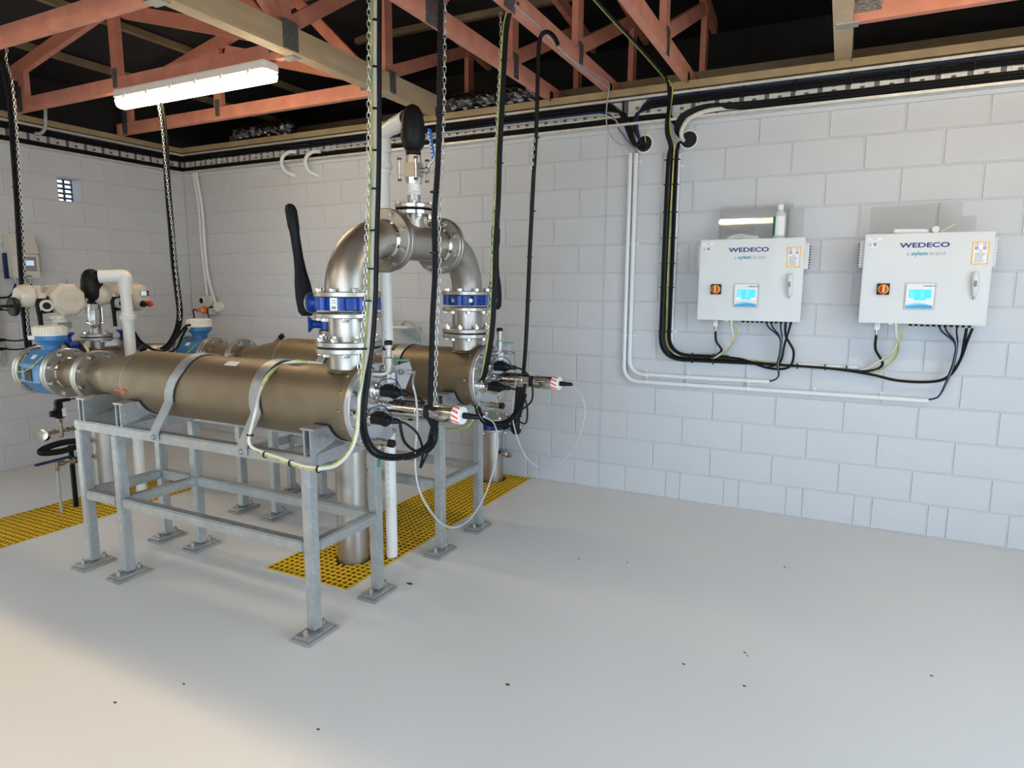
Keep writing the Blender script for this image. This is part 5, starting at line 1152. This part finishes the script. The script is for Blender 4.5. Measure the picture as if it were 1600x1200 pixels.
b = MB(); b.tube([(PX, PY-.07, .445), (PX, PY-.15, .445)], .012, 10, smooth=False); b.lathe((PX, PY-.10, .445), (0, -1, 0), [(0, .018), (.03, .018), (.032, .013), (.06, .018)], 10); b.build('brass_valve', 'brass', t)
b = MB(); b.tube([(PX, PY-.15, .445), (PX, PY-.20, .46), (PX-.01, PY-.28, .462), (PX-.01, PY-.37, .448), (PX, PY-.405, .432), (PX+.012, PY-.37, .420), (PX+.02, PY-.28, .414), (PX+.02, PY-.20, .424)], .020, 12); b.build('hose', 'rubber', t)
b = MB(); b.box(PX-.045, PX-.02, PY-.215, PY-.19, -.0, .43, .003); b.build('support_post', 'blk', t)
t = thing('sample_tap', (PX, PY-.2, .30), 'brass tap with blue lever and thin grey drain pipe at left', 'valve')
b = MB(); b.cyl((PX, PY-.07, .33), (PX, PY-.33, .33), .010, 12)
for yy, r in ((-.10, .016), (-.16, .024), (-.21, .024), (-.27, .017)): b.lathe((PX, PY+yy, .33), (0, -1, 0), [(0, r), (.035, r)], 10)
b.lathe((PX, PY-.315, .345), (0, 0, -1), [(0, .013), (.05, .013), (.06, .009)], 10); b.build('body', 'brass', t)
b = MB(); b.bar((PX, PY-.22, .362), (PX-.005, PY-.44, .352), .024, .013); b.build('lever', 'navy', t)
b = MB(); b.cyl((PX, PY-.315, .30), (PX, PY-.315, .0), .009, 12); b.build('drain_pipe', 'greycable', t)
# ================================================================ HANGING CABLE DROPS
def chain(par, pts, w=.006, L=.024):
    P_ = [Vector(p) for p in pts]; b0 = MB(); Q = []
    for i in range(len(P_)-1):
        n = max(1, int((P_[i+1]-P_[i]).length/.01)); Q += [P_[i].lerp(P_[i+1], k/n) for k in range(n)]
    Q.append(P_[-1]); b = MB(); acc = 0; k = 0; last = Q[0]; i = 0
    while i < len(Q)-1:
        j = i
        while j < len(Q)-1 and (Q[j]-Q[i]).length < L*.78: j += 1
        c = (Q[i]+Q[j])/2; d = (Q[j]-Q[i]).normalized(); s = d.orthogonal().normalized()
        if k % 2: s = d.cross(s)
        loop = []
        for q in range(10):
            an = 2*math.pi*q/10; loop.append(c+d*((L/2-w)*(1 if math.cos(an) > 0 else -1)+w*math.cos(an))+s*(w*math.sin(an)))
        loop.append(loop[0]); b.tube(loop, .0019, 5, smooth=False); k += 1; i = j
    return b.build('chain', 'chain', par)
def corr(L, u): return .0095+.0016*math.sin(L*2*math.pi/.0075)
def dropline(name, o, label, members, ties=None, tie_pts=None):
    t = thing(name, o, label, 'cable drop', 'cable drops hanging from the roof')
    for (nm, mat, r, pts) in members:
        if nm == 'chain': chain(t, pts); continue
        b = MB()
        if nm == 'corrugated_conduit':
            P_ = [Vector(p) for p in pts]; tot = sum((P_[i+1]-P_[i]).length for i in range(len(P_)-1)); n = max(4, int(tot/.0026/(len(P_)-1)))
            b.tube(P_, r, 8, n=min(n, 260), rfun=lambda L, u: r*(1+.12*math.sin(L*2*math.pi/.010)))
        else: b.tube(pts, r, 9, n=7)
        b.build(nm, mat, t, 60)
    for p in (tie_pts or []):
        b = MB(); p = Vector(p); b.lathe((p.x, p.y, p.z-.003), (0, 0, 1), [(0, .0155), (.006, .0155)], 10); b.box(p.x+.008, p.x+.022, p.y-.003, p.y+.003, p.z-.002, p.z+.002); b.build('cable_tie', 'blkplastic', t)
    return t
def pp(lst, dx=0, **k):
    o = []
    for (x, y) in lst:
        o.append(tuple(at(x+dx, y, **k)))
    return o
# near drop with white, earth and black cables (plane in front of the near cover plate)
vert3 = [(590, -150), (586, -60), (585, 60), (585, 180), (584, 280), (581, 380), (579, 470), (574, 540)]
loopB = [(568, 590), (562, 640), (563, 680), (578, 708), (606, 717), (636, 713), (660, 698), (674, 676), (680, 655)]
X3 = -.085
m3 = [('chain', 'chain', 0, pp([(x-9, y) for x, y in vert3]+[(560, 585)], X=X3)),
      ('earth_cable', 'yellowgreen', .0042, pp([(x-5, y) for x, y in vert3]+[(565, 580), (561, 620), (558, 660), (552, 690), (540, 712), (520, 726), (500, 730)], X=X3)),
      ('white_cable', 'whitecable', .0080, pp([(x+.5, y) for x, y in vert3]+[(569, 582), (562, 620), (560, 660), (553, 692), (540, 714), (522, 728), (500, 732)], X=X3)),
      ('black_cable', 'blk', .0085, pp([(x+8, y) for x, y in vert3]+[(x+4, y) for x, y in loopB], X=X3+.01)),
      ('black_cable', 'blk', .0075, pp([(x+7, y) for x, y in vert3]+[(x+9, y-5) for x, y in loopB[:-1]]+[(671, 655), (660, 650), (640, 655)], X=X3+.03))]
dropline('cable_drop', tuple(at(586, -60, X=X3)), 'cable drop with white, green-yellow and black cables before the near reactor', m3, tie_pts=pp([(585, 32), (585, 105), (584, 170), (584, 235), (583, 295), (580, 360), (577, 420), (573, 470), (566, 545)], X=X3))
# earth/white pair continues along the near frame rail
cable('strapped_cable', pp([(500, 732), (470, 727), (440, 716), (415, 708), (396, 700), (389, 690), (392, 672), (400, 640)], Y=-2.65)+pp([(407, 610)], Y=-2.56)+pp([(420, 585)], Y=-2.50)+pp([(440, 570), (462, 565)], Y=-2.40)+pp([(485, 566), (505, 569)], Y=-2.36), .0065, 'whitecable', 'cream cable strapped along the near frame rail and over the shell')
cable('strapped_cable', pp([(500, 735), (470, 731), (440, 720), (415, 712), (398, 704)], Y=-2.655), .0042, 'yellowgreen', 'yellow-green earth cable strapped under the near frame rail')
cable('strapped_cable', pp([(410, 604)], Y=-2.555)+pp([(423, 584)], Y=-2.50)+pp([(442, 570), (464, 563)], Y=-2.40)+pp([(485, 566), (497, 568)], Y=-2.36), .004, 'yellowgreen', 'yellow-green earth cable along the second strap on top of the near reactor')
for k, (x, y) in enumerate(((415, 709.5), (455, 723), (498, 732.5), (391.5, 680))):
    c = at(x, y, Y=-2.65); b = MB(); b.ring((c.x-.004, c.y, c.z-.003), (1, 0, .1) if k < 3 else (0, .1, 1), .0145, .0115, .006, 16); tag(b.build('cable_tie', 'blkplastic'), 'black tie holding the cream cable to the near frame rail', 'cable tie', 'ties on the near frame rail')
# corrugated drop to the near wiper drive
vert4 = [(683, -150), (689, -60), (688, 60), (687, 160), (684, 260), (679, 340), (680, 420), (676, 500), (674, 580), (672, 640)]
m4 = [('corrugated_conduit', 'blk', .0115, pp(vert4, X=.10)), ('chain', 'chain', 0, pp([(x+7, y) for x, y in vert4], X=.10)),
      ('black_cable', 'blk', .009, pp([(672, 636), (671, 655), (678, 672), (677, 690), (664, 702), (650, 712), (632, 716)], X=.09)),
      ('black_cable', 'blk', .006, pp([(674, 636), (676, 655), (682, 668), (681, 690), (668, 706), (648, 704), (632, 690), (626, 668), (626, 660)], X=.08))]
dropline('cable_drop', tuple(at(689, -60, X=.10)), 'black corrugated conduit drop with chain ending at the near wiper drive', m4, tie_pts=pp([(686, 180), (678, 300), (678, 395)], X=.10))
# far drops
vert5 = [(806, 4), (798, 12), (790, 34), (786, 80), (782, 160), (778, 240), (776, 310), (772, 380), (770, 450), (766, 520), (756, 580)]
m5 = [('black_cable', 'blk', .0095, pp([(x+4, y) for x, y in vert5]+[(748, 606), (748, 636), (762, 658), (790, 658), (808, 640), (818, 615), (820, 600)], Y=-1.47)),
      ('black_cable', 'blk', .007, pp([(x+1, y) for x, y in vert5[1:]]+[(746, 606), (744, 640), (758, 662), (788, 664), (812, 640), (822, 616)], Y=-1.48)),
      ('earth_cable', 'yellowgreen', .005, pp([(x-2, y) for x, y in vert5]+[(750, 612), (744, 640), (736, 660), (725, 668), (700, 670), (680, 668)], Y=-1.48)),
      ('chain', 'chain', 0, pp([(782, 20), (783, 60), (778, 160), (774, 250), (771, 320), (768, 390), (765, 470), (760, 530)], Y=-1.48))]
dropline('cable_drop', tuple(at(806, 4, Y=-1.47)), 'cable drop with yellow-green earth cable before the far reactor', m5, tie_pts=pp([(787, 95), (784, 180), (781, 255), (776, 330), (773, 395), (770, 450)], Y=-1.475))
vert6 = [(872, 70), (866, 58), (856, 50), (847, 54), (842, 72), (840, 130), (838, 200), (834, 270), (831, 330), (828, 390), (826, 440), (823, 510), (820, 560), (815, 610), (808, 640), (803, 660)]
m6 = [('black_conduit', 'blk', .0115, pp(vert6, Y=-1.2)), ('black_cable', 'blk', .006, pp([(812, 600), (818, 625), (812, 650), (800, 664), (780, 668), (764, 662)], Y=-1.25)), ('chain', 'chain', 0, pp([(836, 210), (833, 250), (832, 262)], Y=-1.21))]
dropline('cable_drop', tuple(at(872, 70, Y=-1.2)), 'single black conduit drop hooked over the middle truss', m6, tie_pts=pp([(838, 215), (832, 330), (827, 402), (825, 470)], Y=-1.2))
# left drops
vert1 = [(-10, 92), (4, 100), (13, 128), (19, 180), (23, 240), (28, 310), (32, 380), (36, 440), (40, 500), (45, 545)]
m1 = [('corrugated_conduit', 'blk', .0125, pp([(x-3, y) for x, y in vert1], Y=-2.2)), ('corrugated_conduit', 'blk', .011, pp([(x+3, y) for x, y in vert1], Y=-2.19)), ('chain', 'chain', 0, pp([(11, 76), (9, 92), (19, 125), (26, 200), (30, 270), (35, 340), (38, 400), (41, 470), (45, 530)], Y=-2.215))]
dropline('cable_drop', tuple(at(-10, 92, Y=-2.2)), 'pair of black corrugated conduits with chain at the left frame edge', m1, tie_pts=pp([(22, 220), (23, 292), (28, 363), (38, 440)], Y=-2.2))
vert2 = [(246, 150), (252, 172), (258, 220), (262, 290), (267, 350), (272, 410), (278, 460), (281, 490), (277, 515), (266, 536), (255, 545)]
m2 = [('corrugated_conduit', 'blk', .012, pp([(x+2, y) for x, y in vert2], Y=-1.5)), ('black_cable', 'blk', .009, pp([(x-3, y) for x, y in vert2], Y=-1.49)), ('chain', 'chain', 0, pp([(247, 158), (252, 190), (258, 250), (264, 310), (271, 370), (275, 420), (280, 470), (281, 500)], Y=-1.52))]
dropline('cable_drop', tuple(at(246, 150, Y=-1.5)), 'black conduit drop with chain falling from the strip light to the header', m2, tie_pts=pp([(262, 300), (268, 365), (274, 425)], Y=-1.5))
# cables draped over the header behind the near reactor
for k, pts in enumerate(([(208, 515), (222, 535), (245, 548), (262, 545), (278, 525), (290, 510), (297, 508)], [(206, 510), (216, 530), (236, 545), (258, 552), (275, 545), (285, 525), (292, 512)], [(150, 548), (175, 540), (190, 532), (205, 530)])):
    cable('header_cable', pp(pts, Y=-1.62), .008, 'blk', ['upper black cable draped between the actuator and far flow meter', 'lower black cable draped between the actuator and far flow meter', 'black cable draped under the left air valve flange'][k])
cable('header_cable', pp([(272, 562), (276, 540), (288, 522), (296, 512)], Y=-1.5), .008, 'greycable', 'grey cable beside the far flow meter gland')
# sensor and wiper leads
cable('sensor_lead', pp([(756, 651)], Y=-2.36)+pp([(772, 662), (778, 690), (772, 730), (757, 775), (735, 810), (712, 824), (690, 818), (670, 795), (655, 765), (649, 730), (650, 690), (652, 655), (650, 622), (645, 598), (638, 587)], X=.05)[:-1]+[(-.13, -2.17, 1.118)], .0042, 'greycable', 'pale grey lead looping from the near wiper drive almost to the floor')
cable('sensor_lead', pp([(897, 604), (908, 618), (914, 640), (908, 672), (893, 705), (868, 727), (845, 731), (825, 718), (812, 695), (803, 665), (800, 640), (803, 610), (806, 595), (801, 585)], Y=-1.40)[:-1]+[(-.13, -1.175, 1.118)], .0042, 'greycable', 'pale grey lead looping from the far wiper drive near the wall')
for r, dy, lab in ((0, 0, 'near'), (1, YF-YN, 'far')):
    for k, (y, z) in enumerate(((-2.385, 1.062), (-2.45, .958))):
        y += dy; q = at(676, 690, X=.08) if r == 0 else at(800, 650, X=.02)
        cable('lamp_lead', [(-.018, y, z), (.02, y+.005, z-.008), (.055, y+.03, z-.05), (.06, y+.06, z-.13), (.045, y+.06, z-.20), tuple(q)], .005, 'blk', f'{"upper" if k == 0 else "lower"} black lamp lead of the {lab} reactor')
# clipped grey cables on the middle truss, and the grey drop to the left sleeve
cable('truss_cable', [tuple(v+Vector((.0, 0, 0))) for v in (at(804, 8, X=.026), at(840, 40, X=.026), at(890, 90, X=.026), at(935, 118, X=.026), at(951, 130, X=.03), at(951, 145, Y=-.06), at(948, 165, Y=-.07), at(948, 195, Y=-.07), at(956, 215, Y=-.05), at(968, 225, Y=-.04), at(980, 228, Y=-.035), at(984, 236, Y=-.03))], .0045, 'greycable', 'grey cable clipped along the middle truss and looping to the left sleeve')
cable('truss_cable', [tuple(v) for v in (at(870, 70, X=.026), at(880, 82, X=.026), at(915, 112, X=.026), at(945, 134, X=.026), at(952, 140, Y=-.07))], .0045, 'greycable', 'lower grey cable along the middle truss below the hook')
cable('earth_tail', [(HX1+.03, -.005, 2.475), (HX1+.028, -.02, 2.52), (HX1+.04, -.02, 2.565), (HX1+.055, -.02, 2.58)], .003, 'yellowgreen', 'short loose earth wire sticking up from the left sleeve')
cable('conduit', [(XL+.05, -1.37, 2.70), (XL+.06, -1.33, 2.71), (XL+.07, -1.30, 2.75), (XL+.09, -1.30, 2.82), (XL+.12, -1.31, 2.90)], .013, 'greycable', 'grey curved conduit rising from the left tray to the roof', 'conduit')

# specks of debris on the floor, where the photograph shows them
for k, (x, y, r) in enumerate(((640, 912, .018), (1164, 1020, .006), (1168, 1025, .004), (905, 873, .006), (980, 879, .005), (1226, 886, .007), (793, 1070, .010), (1455, 1056, .007), (497, 1140, .007), (180, 1098, .007), (287, 1069, .006), (1163, 1072, .007), (1232, 888, .004), (1068, 1038, .006))):
    c = at(x, y, Z=0); b = MB(); n = 9; an0 = random.random()*6
    rr = [r*(.6+.6*random.random()) for _ in range(n)]
    b.prism([(c.x+rr[i]*math.cos(an0+2*math.pi*i/n), c.y+.6*rr[i]*math.sin(an0+2*math.pi*i/n)) for i in range(n)], 2, .0002, .0022)
    o = b.build('floor_debris', 'leaf', flat=True)
    tag(o, 'brown leaf scrap on the floor beside the frame foot' if k == 0 else 'tiny dark crumb of dirt lying on the bare grey floor', 'debris', None if k == 0 else 'dirt crumbs on the floor')
